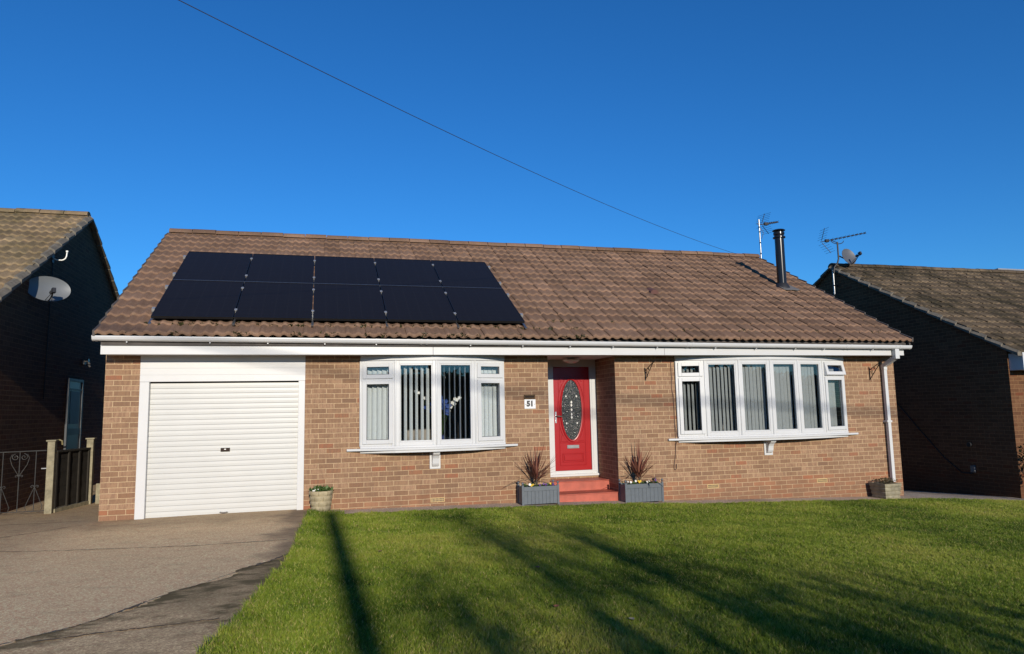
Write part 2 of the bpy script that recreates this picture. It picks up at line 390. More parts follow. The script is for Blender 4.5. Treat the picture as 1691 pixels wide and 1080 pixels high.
# cracks and tar seams in the driveway
def seam(name, poly, wd, m, dz, blob=False):
    mb = MB(); pv = []; n = 0
    P = []
    for i in range(len(poly)-1):
        for k in range(14):
            u = k/14; P.append((poly[i][0]*(1-u)+poly[i+1][0]*u+random.uniform(-.012, .012), poly[i][1]*(1-u)+poly[i+1][1]*u+random.uniform(-.014, .014)))
    for i, (x, y) in enumerate(P):
        h = wd*random.uniform(.15, 1)*((.25+1.1*max(0, math.sin(i*.13)*math.sin(i*.047+1)+.25*math.sin(i*.41))) if blob else 1); pv += [(x, y-h, g(x)+dz), (x, y+h, g(x)+dz)]
    ff = [(2*i, 2*i+2, 2*i+3, 2*i+1) for i in range(len(P)-1)]
    o = np_mesh(name, pv, ff, m); o['kind'] = 'structure'; return o
CRACK = simple('crack_dirt', (.10, .075, .05), .95, var=.4, scale=20, bump=.5)
seam('driveway_crack', [(-.6, -2.05), (.0, -2.24), (.94, -2.46), (1.69, -2.62), (2.66, -2.66)], .012, CRACK, .011)
seam('driveway_crack', [(-3.2, -1.9), (-.77, -1.08), (-.02, -.2)], .016, CRACK, .011)
seam('driveway_crack', [(1.2, -5.86), (1.55, -5.82), (1.79, -5.80), (2.31, -5.74)], .016, CRACK, .014)
seam('driveway_crack', ed[1:13], .05, CRACK, .014, True)
# path strip below the house wall
xs = [2.80, 3.0, 3.3, 4.5, 5.8, 6.58, 7.8, 9, 10.5, 12.5, 13.6]
v = []
for x in xs: v += [(x, -.46 if x > 3.2 else -.42, g(x)+.006), (x, .02, g(x)+.006)]
np_mesh('path', v, [(2*i, 2*i+2, 2*i+3, 2*i+1) for i in range(len(xs)-1)], PATHM)['kind'] = 'structure'
v = []; xs = [13.6, 14.2, 14.9, 15.5, 16.12]; ys = [-1.0, -.5, 0, .6, 1.2, 2, 3, 6, 9]
v = [(x, y, g(x, y)+.006) for y in ys for x in xs]
f = [(j*5+i, j*5+i+1, (j+1)*5+i+1, (j+1)*5+i) for j in range(len(ys)-1) for i in range(4)]
np_mesh('path', v, f, PATHM)['kind'] = 'structure'
sheet('lawn_base', [3.0, 3.3, 5.8, 7.8, 9, 12.5, 14, 16.1, 20, 26], [-14, -8, -4, -2, -.46], far_grass(), -.004, kind='structure')
sheet('road', gx, [-40, -30, -19], ROADM, .004, kind='structure')

# ------------------------------------------------------------------ lawn blades
def blades():
    def field(n, x0, x1, y0, y1):
        x = rng.uniform(x0, x1, n); y = rng.uniform(y0, y1, n)
        top = np.where(x < 3.3, -.31, -.49) + .03*np.sin(x*9) + .02*np.sin(x*31)
        top = np.where(x > 13.3, -.5-.25*np.clip((x-13.3)/1.2, 0, 1), top)
        e = lawn_edge(y) + .006*np.sin(y*3.1) + .006*np.sin(y*19)+.008*rng.standard_normal(n)
        k = (y < top) & (x > e)
        d = Vector((cr.x, cr.y)); fx = (x-CAM.x); fy = (y-CAM.y)
        dep = fx*cf.x + fy*cf.y; lat = fx*cr.x + fy*cr.y
        k &= (np.abs(lat) < dep*.80+.9)
        return x[k], y[k]
    X, Y = [], []
    for (n, *b) in ((520000, 1.8, 12.0, -8.2, -5.0), (420000, 2.0, 16.5, -5.0, -2.6), (260000, 2.4, 20.0, -2.6, -.3)):
        x, y = field(n, *b); X.append(x); Y.append(y)
    x = np.concatenate(X); y = np.concatenate(Y); n = len(x)
    z = gnp(x, y) - .004
    # patches
    def pn(x, y, s, seed):
        r = np.random.default_rng(seed); o = np.zeros_like(x)
        for _ in range(10):
            a = r.uniform(0, 6.28); k = s*r.uniform(.5, 1.6); o += np.sin(k*(x*np.cos(a)+y*np.sin(a))+r.uniform(0, 6.28))
        return o/np.sqrt(10)
    dist = -y
    patch = pn(x, y, 2.2, 1); patch2 = pn(x, y, 9, 2); tuft = pn(x, y, 42, 5)
    hgt = (.027+.010*rng.random(n)) * (1+.15*patch2+.22*tuft) * (1+.25*(rng.random(n) < .05))
    hgt *= 1+.9*(rng.random(n) < .5)*np.exp(-np.minimum(x-lawn_edge(y), np.maximum(0, -y-.40))/.035)
    hgt = np.clip(hgt, .012, .075)
    wd = (.0017+.0012*rng.random(n)) * (1+.10*np.clip(y+8, 0, 7))
    a = rng.uniform(0, 2*np.pi, n); ln = rng.uniform(.15, 1.0, n)*hgt; la = rng.uniform(0, 2*np.pi, n) + .5*pn(x, y, 12, 3)
    dx, dy = np.cos(a)*wd, np.sin(a)*wd
    mx, my = np.cos(la)*ln*.35, np.sin(la)*ln*.35; tx, ty = np.cos(la)*ln, np.sin(la)*ln
    V = np.empty((n, 5, 3), np.float32)
    V[:, 0] = np.c_[x-dx, y-dy, z]; V[:, 1] = np.c_[x+dx, y+dy, z]
    V[:, 2] = np.c_[x+dx*.7+mx, y+dy*.7+my, z+hgt*.6]; V[:, 3] = np.c_[x-dx*.7+mx, y-dy*.7+my, z+hgt*.6]
    V[:, 4] = np.c_[x+tx, y+ty, z+hgt]
    b = np.arange(n, dtype=np.int32)[:, None]*5
    F = np.concatenate([np.c_[b, b+1, b+2], np.c_[b, b+2, b+3], np.c_[b+3, b+2, b+4]])
    dry = (rng.random(n) < .09+.05*np.clip(patch, 0, 2)).astype(float)
    c = np.clip(.33+.13*rng.standard_normal(n) + .17*patch+.10*patch2+.08*pn(x, y, 0.9, 11), 0, .76)
    c = np.where(dry > 0, rng.uniform(.8, 1.0, n), c)
    t = leaf_mat('grass_blade', [(.058, .105, .008), (.155, .225, .018), (.25, .31, .034), (.335, .335, .055), (.50, .40, .17)], .55)
    o = np_mesh('lawn_grass', V.reshape(-1, 3), F, t, attr={'rnd': np.repeat(c, 5)})
    o['kind'] = 'stuff'; tag(o, 'short mown green lawn of fine blades in front of the bungalow', 'grass'); return o
blades()

# ------------------------------------------------------------------ tiled roof
PITCH_D = Vector((0, 4.55, 2.545)).normalized()
def tiled(name, x0, x1, eave, ridge, m, parent, gauge=.326, wt=.30, seed=1, jit=1.0, hide=None):
    r = np.random.default_rng(seed); e = np.array(eave); d = np.array(ridge)-e; L = np.linalg.norm(d); d = d/L; nrm = np.array([-d[1], d[0]])
    nt_ = max(1, round((x1-x0)/wt)); wt = (x1-x0)/nt_; nc = int(math.ceil(L/gauge)); gauge = L/nc
    u = np.linspace(0, 1, 15)
    prof = .0185*np.clip(np.cos(2*np.pi*(2*u-.28)), -.62, 1) + .013
    prof[0] -= .004; prof[-1] -= .012
    V = []; F = []; A = []; E_ = []; n = 0
    for k in range(nc):
        for i in range(nt_):
            jz = r.normal(0, .0022*jit); js = r.normal(0, .006*jit)-(.022 if r.random() < .012 else 0); tl = r.normal(0, .0025*jit); rn = np.clip(r.normal(.5, .23), 0, 1)
            xx = x0+(i+u)*wt
            s0 = k*gauge+js-.012; s1 = (k+1)*gauge+.02
            rows = [(s0+.004, -.006), (s0, .030), (s0+.03, .034), (s0+.16, .024), (s1, .006)]
            for q, (s, h) in enumerate(rows):
                hh = h+jz+tl*(u-.5)+ (prof if q else prof-.012)
                V.append(np.c_[xx, e[0]+d[0]*s+nrm[0]*hh, e[1]+d[1]*s+nrm[1]*hh]); A += [rn]*15
                E_ += [1.0 if q in (1,) else (.35 if q == 2 else 0)]*15
            for q in range(4):
                for c in range(14): F.append((n+q*15+c, n+q*15+c+1, n+(q+1)*15+c+1, n+(q+1)*15+c))
            n += 75
    o = np_mesh(name, np.concatenate(V), F, m, parent, smooth=False, attr={'rnd': A, 'edge': E_})
    return o
def ridge_caps(name, x0, x1, y, z, m, parent, seed=3, ln=.44):
    mb = MB(); r = random.Random(seed); n = round((x1-x0)/ln); ln = (x1-x0)/n
    A = []
    for i in range(n):
        a, b = x0+i*ln+.006, x0+(i+1)*ln-.006; dz = r.uniform(-.006, .006); t0 = r.uniform(-.004, .004); P = []
        for k in range(9):
            th = math.pi*(k/8); P.append((-math.cos(th)*.135, math.sin(th)*.075-.02+.03*math.sin(th)))
        vs = [Vector((a, y+p, z+q+dz)) for p, q in P]+[Vector((b, y+p, z+q+dz+t0)) for p, q in P]
        fs = [(k, k+1, 9+k+1, 9+k) for k in range(8)]+[tuple(range(9)), tuple(range(9, 18))[::-1]]
        mb.add(vs, fs, True); A += [r.random()]*18
    mb.box(x0+.003, x1-.003, y-.10, y+.10, z-.06, z+.02); A += [.1]*8
    o = mb.build(name, m, parent)
    at = o.data.attributes.new('rnd', 'FLOAT', 'POINT'); at.data.foreach_set('value', A)
    return o

def gable_house(root, x0, x1, eave, ridge, ywall, zb, brick, tile, verge, seed, back=None, lining=True):
    """gable walls, slabs and tiles shared by the neighbours"""
    ye, ze = eave; yr, zr = ridge; yb = 2*yr-ywall; t = .12
    slope = (zr-ze)/(yr-ye)
    zw = ze+(ywall-ye)*slope-.07
    mb = MB()
    prof = [(ywall, zb), (yb, zb), (yb, zw), (yr, zr-.09), (ywall, zw)]
    mb.prism(prof, x0, x1, 0)
    return mb

# ================================================================== the bungalow
W, H0 = 13.55, 2.325
house = thing('bungalow', (6.8, 4.1, -.1), 'tan brick bungalow with brown tiled roof, red front door and white garage door', 'house')
wall = MB()
TH = .28
yb = 8.2
def wbox(x0, x1, z1=H0, z0=-.6, y0=0, y1=TH): wall.box(x0, x1, y0, y1, z0, z1)
wbox(0, .45); wbox(.45, 2.72, -.06); wbox(2.72, 3.54)
wbox(3.54, 5.83, .87); wbox(5.83, 6.585); wbox(7.785, 8.915); wbox(8.915, 12.39, .87); wbox(12.39, W)
# door recess
wall.box(6.30, 6.585, TH, 1.0, -.6, H0); wall.box(7.785, 8.05, TH, 1.0, -.6, H0)
wall.box(6.585, 6.86, .92, 1.0, -.6, H0); wall.box(6.86, 7.785, .86, 1.0, -.6, .262)
wall.build('brick_wall', BRICK, house)
# gables and back, one solid outline each
mb = MB()
sl_ = (5.12-2.575)/(4.1+.45)
def zr_(y): return 2.575+(min(y, 8.2-y)+.45)*sl_
for a, b in ((0, .26), (W-.26, W)):
    mb.prism([(TH, -.6), (yb, -.6), (yb, H0), (TH, H0)], a, b, 0)
    mb.prism([(0, H0), (yb, H0), (yb, zr_(yb)-.08), (4.1, 5.02), (0, zr_(0)-.08)], a, b, 0)
mb.box(.26, W-.26, yb-.26, yb, -.6, H0)
mb.build('gable_wall', BRICK, house)
# lining of the rooms behind the windows
mb = MB()
mb.box(.26, W-.26, TH, yb-.26, H0+.03, H0+.06)
mb.box(2.74, 6.29, 3.6, 3.7, -.1, H0+.03); mb.box(8.06, W-.26, 3.9, 4.0, -.1, H0+.03)
mb.box(2.74, 2.84, TH, 3.6, -.1, H0+.03); mb.box(6.2, 6.295, 1.0, 3.6, -.1, H0+.03); mb.box(8.055, 8.15, 1.0, 3.9, -.1, H0+.03)
mb.build('room_lining', ROOMW, house)
MB().box(2.84, 6.2, TH, 3.6, .12, .18).build('room_floor', ROOMF, house)
MB().box(8.15, W-.26, TH, 3.9, .12, .18).build('room_floor', ROOMF, house)
# interior furniture shows only as dark shapes, the window boards as pale ledges
MB().box(3.54, 5.83, -.02, .34, .845, .872).build('window_board', UPVC2, house); MB().box(8.915, 12.39, -.02, .34, .845, .872).build('window_board', UPVC2, house)

# roof
roof = MB()
th = .10
roof.prism([(-.36, 2.575-.05+.09*sl_), (4.1, 5.08), (8.56, 2.575-.05+.09*sl_), (8.56, 2.575-.16), (4.1, 4.95), (-.36, 2.575-.13)], .02, W-.02, 0)
roof_o = roof.build('roof', DARKV, house)
tiled('roof_tiles', -.04, W+.03, (-.45, 2.585), (4.1, 5.125), TILE, roof_o, seed=11)
ridge_caps('ridge_tiles', -.02, W+.0, 4.1, 5.15, TILE, roof_o)
ns = 16
for x, x2 in ((-.035, -.062), (W-.0, W+.032)):
    mb = MB(); mb.prism([(-.42, 2.545), (4.1, 5.085), (8.6, 2.545), (8.6, 2.50), (4.1, 5.03), (-.42, 2.49)], x, x+.035, 0)
    for k in range(ns):
        y0 = -.45+4.55*k/ns; z0 = 2.585+2.54*k/ns; dy, dz = 4.55/ns, 2.54/ns
        mb.prism([(y0-.01, z0-.025), (y0-.02, z0+.052), (y0+dy, z0+dz+.02), (y0+dy+.01, z0+dz-.045)], x2, x2+.03, 0)
    mb.build('verge', DARKV, roof_o)
# vent tile, lead flashing spot
vt = MB(); c = Vector((9.31, 1.5, 3.675+.05))
vt.prism([(-.09, 0), (-.08, .05), (-.04, .085), (.04, .085), (.08, .05), (.09, 0)], 0, .26, 1, Matrix.Translation((9.31, 1.42, 3.62+.05)) @ Matrix.Rotation(R(18), 4, 'X'))
vt.build('vent_tile', simple('vent_tile_red', (.12, .055, .045), .8), roof_o)
# moss in the first courses
def moss_clumps():
    V = []; F = []; A = []; n = 0
    for i in range(150):
        u = random.random(); x = random.choice([random.uniform(.3, 7.2)]*4+[random.uniform(.3, 13.2)]); k = random.choice([1, 1, 1, 2, 0]); s = k*.3258+random.uniform(-.028, .0)
        y = -.45+PITCH_D.y*s; z = 2.585+PITCH_D.z*s+.035
        for q in range(14):
            p = np.array([x+random.gauss(0, .03), y+random.gauss(0, .010), z+random.uniform(-.012, .012)]); sz = random.uniform(.008, .02)
            for _ in range(1):
                a = np.random.default_rng(i*50+q).normal(size=(3, 3))*sz; V += [p+a[0], p+a[1], p+a[2]]; F.append((n, n+1, n+2)); A += [random.random()]*3; n += 3
    return np_mesh('moss', V, F, leaf_mat('roof_moss', [(.035, .032, .012), (.06, .062, .018)]), roof_o, attr={'rnd': A})
moss_clumps()

# fascia, soffit, gutter
mb = MB()
for a, b in ((.012, 4.62), (4.624, 8.56), (8.564, 13.5)): mb.box(a, b, -.33, -.30, 2.318, 2.56)
mb.box(.012, .03, -.30, 0.0, 2.335, 2.52); mb.box(13.482, 13.5, -.30, 0.0, 2.335, 2.52)
mb.build('fascia', UPVC2, house, .003)
mb = MB(); mb.box(.03, 13.482, -.30, .3, 2.328, 2.34); mb.box(6.59, 7.78, .3, .93, 2.328, 2.34)
mb.build('soffit', PAINT, house)
def gz(x): return 2.545 - (x+.05)/13.6*.072
mb = MB()
gp = [(-.055*math.cos(t)*1.0, -.05*math.sin(t)) for t in np.linspace(0, math.pi, 11)]
gp = [(-.060, .022), (-.060, .006)]+[(-.056*math.cos(t), -.048*math.sin(t)) for t in np.linspace(.15, math.pi-.15, 9)]+[(.056, .022)]
inner = [(p[0]*.9, p[1]*.9+.003) for p in gp][::-1]
ring = gp+inner
n = len(ring); xs = np.linspace(-.06, 13.57, 16)
vs = [Vector((x, -.392+p[0], gz(x)+p[1])) for x in xs for p in ring]
fs = [(i*n+k, i*n+(k+1) % n, (i+1)*n+(k+1) % n, (i+1)*n+k) for i in range(15) for k in range(n)]
mb.add(vs, fs, False)
for x in (xs[0], xs[-1]):   # stop ends
    mb.prism([(-.392+p[0]*1.06, gz(x)+p[1]*1.06) for p in gp], x-.012 if x < 1 else x, x if x < 1 else x+.012, 0)
for x in (4.47, 9.0, 12.2, 13.28):  # union clips
    for dx in (-.06, .03): mb.prism([(-.392+p[0]*1.09, gz(x)+p[1]*1.09) for p in gp]+[(-.392+p[0]*.95, gz(x)+p[1]*.95) for p in gp[::-1]], x+dx, x+dx+.03, 0)
gut = mb.build('gutter', UPVC, house)
bx = [.35, 1.42, 2.2, 3.0, 3.75, 5.2, 6.05, 6.85, 7.6, 8.4, 9.5, 10.3, 11.1, 11.7, 12.75]
for x in bx:
    m2 = MB(); gpo = [(-.392+p[0]*1.05, gz(x)+p[1]*1.05) for p in gp]; gpi = [(-.392+p[0]*1.0, gz(x)+p[1]*1.0) for p in gp[::-1]]
    m2.prism(gpo+gpi, x-.011, x+.011, 0); m2.box(x-.008, x+.008, -.40, -.37, gz(x)-.066, gz(x)-.05); m2.build('gutter_bracket', UPVC, gut)
# downpipe: outlet, swan neck, square pipe
mb = MB()
mb.box(13.215, 13.305, -.43, -.35, 2.25, gz(13.25)-.045)
def rot_box(p, q, w_, d_):
    p, q = Vector(p), Vector(q); t = (q-p).normalized(); s = Vector((1, 0, 0)); u = s.cross(t).normalized()
    M = Matrix((s, u, t)).transposed().to_4x4(); M.translation = p
    return M, (q-p).length
M, ln = rot_box((13.26, -.39, 2.285), (13.26, -.075, 2.14), .07, .07); mb.box(-.037, .037, -.037, .037, 0, ln, M)
mb.box(13.222, 13.298, -.115, -.035, 2.06, 2.16)
mb.box(13.227, 13.293, -.107, -.041, -.02, 2.06)
dp = mb.build('downpipe', UPVC, house, .004)
for z in (1.08,): MB().box(13.205, 13.315, -.112, -.0, z, z+.035).build('pipe_clip', UPVC, dp)

# garage
MB().box(.45, .575, -.012, .10, g(.5)-.03, 1.948).build('door_jamb', UPVC2, house, .004); MB().box(2.625, 2.72, -.012, .10, g(2.7)-.02, 1.948).build('door_jamb', UPVC2, house, .004)
wall_dummy = None
mb = MB(); zz = [1.948, 2.045, 2.142, 2.239, 2.327]
for i in range(4): mb.box(.45, 2.72, -.010, .06, zz[i]+.003, zz[i+1]-.002)
mb.box(.455, 2.715, -.004, .06, 1.95, 2.326)
mb.build('lintel_panel', UPVC2, house)
# roller shutter slats: curved laths
mb = MB(); z0 = .03; nS = 25; hS = (1.93-z0)/nS
prf = []
for i in range(nS):
    for q, y in ((0.0, .080), (.025, .0705), (.08, .069), (.5, .068), (.93, .069), (.978, .0705)): prf.append((y, z0+(i+q)*hS))
prf.append((.088, z0+nS*hS)); prf += [(.12, z0+nS*hS), (.12, z0)]
mb.prism(prf, .577, 2.623, 0)
mb.box(.577, 2.623, .062, .12, .005, .034)
gd = mb.build('garage_door', GARAGE, house)
MB().box(1.545, 1.672, .052, .072, .925, .978).build('lock_plate', BRONZE, gd, .003)
MB().box(1.595, 1.62, .044, .053, .952, .966).build('keyhole', STEEL, gd)
mb = MB()
for dx in (-.05, .05): mb.tube([(1.612+dx, .064, .05), (1.612+dx*.8, .04, .062)], .006, 6)
mb.tube([(1.612+q, .038-.004*math.cos(q*30), .062-.008*math.cos(q*22)) for q in np.linspace(-.055, .055, 9)], .007, 6)
mb.build('pull_handle', STEEL, gd)
# black strip stands for the shade under the lintel, above the shutter
MB().box(.577, 2.623, .11, .13, 1.90, 1.95).build('lintel_shade_strip', DARKP, gd)
MB().box(.3, 2.9, .3, .32, -.1, 2.32).build('garage_backing', DARKP, house)

# ---------------------------------------------------------------- bay windows
def bay(corners, kinds, zb, zt, ztr, corbel_x, name_lbl):
    root = MB()
    P = [Vector((x, y)) for x, y in corners]
    fr = MB(); panes = []; sash = []
    def prism_bow(off, z0, z1, ins=.0, back=.05, x_ext=0):
        poly = []
        for i, p in enumerate(P):
            a = (P[min(i+1, len(P)-1)]-P[max(i-1, 0)]).normalized(); nrm = Vector((a.y, -a.x)); poly.append(p+nrm*off)
        poly[0].x -= x_ext; poly[-1].x += x_ext
        return [tuple(p) for p in poly]+[(poly[-1].x, back), (poly[0].x, back)]
    # head board, sill
    fr.prism(prism_bow(.020, 0, 0), zt, zt+.028); fr.prism(prism_bow(.006, 0, 0), zt+.028, H0+.001)
    fr.prism(prism_bow(.006, 0, 0), zb-.0, zb+.03)
    for i in range(len(P)-1):
        a, b = P[i], P[i+1]; u = (b-a).normalized(); nn = Vector((u.y, -u.x)); ln = (b-a).length
        # local: x along facet, y outward(-), z up
        M = Matrix(((u.x, -nn.x, 0, a.x), (u.y, -nn.y, 0, a.y), (0, 0, 1, 0), (0, 0, 0, 1)))
        fw = .058
        # y<0 in local means outward
        fr.box(.0, fw, 0, .06, zb+.03, zt, M); fr.box(ln-fw, ln, 0, .06, zb+.03, zt, M)
        fr.box(fw, ln-fw, 0.001, .059, zt-fw, zt, M); fr.box(fw, ln-fw, 0.001, .059, zb+.03, zb+.03+fw, M)
        fr.tube([M @ Vector((0, -.001, zb+.031)), M @ Vector((0, -.001, zt-.001))], .014, 8)
        def light(x0, x1, z0, z1, kind, ang=0):
            Mt = M
            if ang: Mt = M @ Matrix.Translation((0, -.01, z1)) @ Matrix.Rotation(-ang, 4, 'X') @ Matrix.Translation((0, .01, -z1))
            if kind == 'sash':
                s = MB(); k = .062; y0, y1 = -.022, .045
                s.box(x0, x0+k, y0, y1, z0, z1, Mt); s.box(x1-k, x1, y0, y1, z0, z1, Mt); s.box(x0+k, x1-k, y0+.001, y1-.001, z0, z0+k, Mt); s.box(x0+k, x1-k, y0+.001, y1-.001, z1-k, z1, Mt)
                p = MB(); p.box(x0+k-.005, x1-k+.005, .012, .018, z0+k-.005, z1-k+.005, Mt)
                gs = MB(); q = .006
                for bx_ in ((x0+k, x0+k+q, z0+k, z1-k), (x1-k-q, x1-k, z0+k, z1-k), (x0+k, x1-k, z0+k, z0+k+q), (x0+k, x1-k, z1-k-q, z1-k)): gs.box(bx_[0], bx_[1], .003, .011, bx_[2], bx_[3], Mt)
                sash.append((s, p, gs, ang))
            else:
                p = MB(); p.box(x0-.004, x1+.004, .024, .030, z0-.004, z1+.004, Mt)
                # glazing bead
                q = .020
                for bx_ in ((x0, x0+q, z0, z1), (x1-q, x1, z0, z1), (x0+q, x1-q, z0, z0+q), (x0+q, x1-q, z1-q, z1)): fr.box(bx_[0], bx_[1], .006, .0235, bx_[2], bx_[3], M)
                panes.append(p)
        k = kinds[i]
        if k[0] == 'c':
            fr.box(fw, ln-fw, .001, .058, ztr-.035, ztr+.035, M)
            light(fw-.022, ln-fw+.022, ztr+.012, zt-.036, 'sash', R(13) if k == 'co' else 0)
            light(fw-.022, ln-fw+.022, zb+.066, ztr-.012, 'sash')
        else: light(fw, ln-fw, zb+.03+fw, zt-fw, 'fixed')
    win = fr.build('bay_window', UPVC, house, .0035)
    for s, p, gs, ang in sash:
        so_ = s.build('casement', UPVC, win, .004)
        p.build('pane', GLASS, win); gs.build('gasket', DARKP, win)
    for p in panes: p.build('pane', GLASS, win)
    sill = MB(); x0, x1 = corners[0][0], corners[-1][0]
    poly = []
    for i, p in enumerate(P): poly.append((p.x, p.y-.052))
    sill.prism([(x0-.20, -.055), *poly[1:-1], (x1+.20, -.055), (x1+.20, .0), (x0-.20, .0)], zb-.034, zb-.001)
    sill.prism([(x0, -.02), *[(a, b+.02) for a, b in poly[1:-1]], (x1, -.02), (x1, .0), (x0, .0)], zb-.072, zb-.036)
    sill.build('sill', UPVC, win, .003)
    cb = MB(); cx = corbel_x; zt_ = zb-.072
    cb.box(cx-.085, cx+.085, -.022, -.0, zt_-.275, zt_-.001)
    prof = [(-.022, zt_-.002), (-.185, zt_-.002), (-.185, zt_-.03), (-.165, zt_-.05), (-.13, zt_-.075), (-.105, zt_-.11), (-.095, zt_-.15), (-.088, zt_-.19), (-.065, zt_-.225), (-.022, zt_-.24)]
    cb.prism(prof, cx-.052, cx+.052, 0)
    cb.build('corbel', UPVC, win, .004)
    return win
bay([(3.54, -.03), (4.06, -.165), (4.686, -.225), (5.315, -.165), (5.83, -.03)], ['c', 'f', 'f', 'c'], .905, 2.245, 1.955, 4.69, '')
bay([(8.915, -.03), (9.41, -.14), (10.04, -.215), (10.66, -.24), (11.25, -.215), (11.83, -.14), (12.39, -.03)], ['c', 'f', 'f', 'f', 'f', 'co'], .905, 2.245, 1.955, 10.68, '')

# ---------------------------------------------------------------- front door
fr = MB(); y0 = .875
fr.box(6.86, 6.968, y0, .95, .262, 2.328); fr.box(7.662, 7.784, y0, .95, .262, 2.328); fr.box(6.968, 7.662, y0, .95, 2.20, 2.328); fr.box(6.968, 7.662, y0, .95, .300, .358)
fr.box(6.84, 7.784, y0-.05, .95, .262, .300)
fr.box(7.695, 7.70, y0-.006, y0, .36, 2.2); 
dfr = fr.build('door_frame', UPVC, house, .004)
yd = .90
dr = MB(); dr.box(6.97, 7.66, yd, .945, .36, 2.198)
def frame_rect(mb, x0, x1, z0, z1, w_, y0_, y1_):
    mb.box(x0, x1, y0_, y1_, z0, z0+w_); mb.box(x0, x1, y0_, y1_, z1-w_, z1); mb.box(x0, x0+w_, y0_, y1_, z0+w_, z1-w_); mb.box(x1-w_, x1, y0_, y1_, z0+w_, z1-w_)
frame_rect(dr, 7.065, 7.565, .445, 2.08, .014, yd-.008, yd)
frame_rect(dr, 7.115, 7.515, .505, .665, .016, yd-.010, yd)
dr.prism([(7.145, .535), (7.485, .535), (7.485, .635), (7.145, .635)], yd-.012, yd, 1)
dr.box(7.08, 7.55, yd-.008, yd, .845, .859)
for sx in (-1, 1):
    xo = 7.315+sx*.225
    dr.prism([(xo, .872), (xo-sx*.13, .872), (xo-sx*.02, 1.0)], yd-.008, yd, 1)
    dr.prism([(xo, 2.03), (xo-sx*.13, 2.03), (xo-sx*.02, 1.92)], yd-.008, yd, 1)
door = dr.build('front_door', RED, house, .004)
cx_, cz_, ra, rb = 7.305, 1.43, .192, .535
def ellipse_ring(a, b, w_, y0_, y1_, n=48):
    mb = MB(); vs = []; fs = []
    for i in range(n):
        t = 2*math.pi*i/n; c_, s_ = math.cos(t), math.sin(t)
        for (da, yy) in ((0, y1_), (0, y0_+.004), (w_*.3, y0_), (w_*.75, y0_), (w_, y0_+.006), (w_, y1_)): vs.append((cx_+(a+da)*c_, yy, cz_+(b+da)*s_))
    for i in range(n):
        j = (i+1) % n
        for k in range(5): fs.append((i*6+k, j*6+k, j*6+k+1, i*6+k+1))
    return mb.add(vs, fs, True)
ellipse_ring(ra, rb, .030, yd-.022, yd+.002).build('glass_moulding', RED, door)
ellipse_ring(ra+.058, rb+.062, .014, yd-.010, yd+.002).build('oval_bead', RED, door)
def door_glass():
    t = NT('bevelled_door_glass'); v = t.obj()
    vo = t.n('ShaderNodeTexVoronoi'); vo.inputs['Scale'].default_value = 120; t.l(v, vo.inputs['Vector'])
    sp = t.n('ShaderNodeSeparateColor'); t.l(vo.outputs['Color'], sp.inputs[0])
    c = t.ramp(sp.outputs[0], [(0, (.006, .008, .010)), (.4, (.045, .055, .06)), (.75, (.11, .13, .135)), (.95, (.14, .155, .155)), (1, (.36, .36, .35))])  # pale cells paint the glass glitter into the colour
    c = t.mix(.25, c, vo.outputs['Color'], 'MULTIPLY'); t.color(c); t.set(.18, 0, .8); t.bump(sp.outputs[1], .8, .02); return t.m
mb = MB(); n = 48
mb.add([(cx_, yd-.004, cz_)]+[(cx_+ra*math.cos(2*math.pi*i/n), yd-.004, cz_+rb*math.sin(2*math.pi*i/n)) for i in range(n)], [(0, 1+(i+1) % n, 1+i) for i in range(n)])
mb.build('oval_glass', door_glass(), door)
mb = MB()
lead = lambda pts: mb.tube([(cx_+a, yd-.007, cz_+b) for a, b in pts], .0024, 5)
for s in (-1, 1):
    lead([(s*.0, .16), (s*.045, .08), (0, 0), (-s*.045, -.08), (0, -.16)])
    lead([(0, .53), (s*.02, .36), (s*.10, .24), (s*.155, .2)]); lead([(0, -.53), (s*.02, -.36), (s*.10, -.24), (s*.155, -.2)])
    lead([(s*.10, .24), (s*.02, .19), (0, .16)]); lead([(s*.10, -.24), (s*.02, -.19), (0, -.16)])
    lead([(s*.17, 0), (s*.06, .0)])
mb.build('lead_strip', simple('grey_lead_came', (.16, .16, .165), .5, .4), door)
mb = MB()
for a, b in ((.10, .24), (-.10, .24), (.10, -.24), (-.10, -.24)):
    mb = MB(); mb.prism([(cx_+a-.014, cz_+b), (cx_+a, cz_+b-.02), (cx_+a+.014, cz_+b), (cx_+a, cz_+b+.02)], yd-.014, yd-.003, 1); mb.build('glass_bevel', LAMPG, door)
mb = MB()
for b in (.08, 0.0, -.08, .135, -.135):
    mb.prism([(cx_-.018, cz_+b), (cx_, cz_+b-.030), (cx_+.018, cz_+b), (cx_, cz_+b+.030)], yd-.013, yd-.003, 1)
mb.build('glass_bevel', LAMPG, door)
mb = MB(); mb.box(7.205, 7.43, yd-.012, yd, .745, .805); mb.box(7.22, 7.415, yd-.017, yd-.012, .757, .793)
mb.build('letter_box', STEEL, door, .003)
mb = MB(); mb.box(6.99, 7.018, yd-.012, yd, 1.20, 1.40)
mb.tube([(7.004, yd-.01, 1.325), (7.004, yd-.05, 1.325), (7.02, yd-.055, 1.322), (7.115, yd-.055, 1.318)], .009, 8)
mb.tube([(7.004, yd-.012, 1.235), (7.004, yd-.02, 1.235)], .011, 10)
mb.build('door_handle', STEEL, door)
# doorstep of red tiles
st = MB()
st.box(6.55, 7.79-.006, -.045, .40, -.14, .045); st.box(6.59, 7.783, .395, .862, -.14, .205)
st.box(6.55, 7.786, -.055, .40, .045, .062); st.box(6.59, 7.783, .385, .862, .205, .222)
st.build('doorstep', STEPR, house, .006)
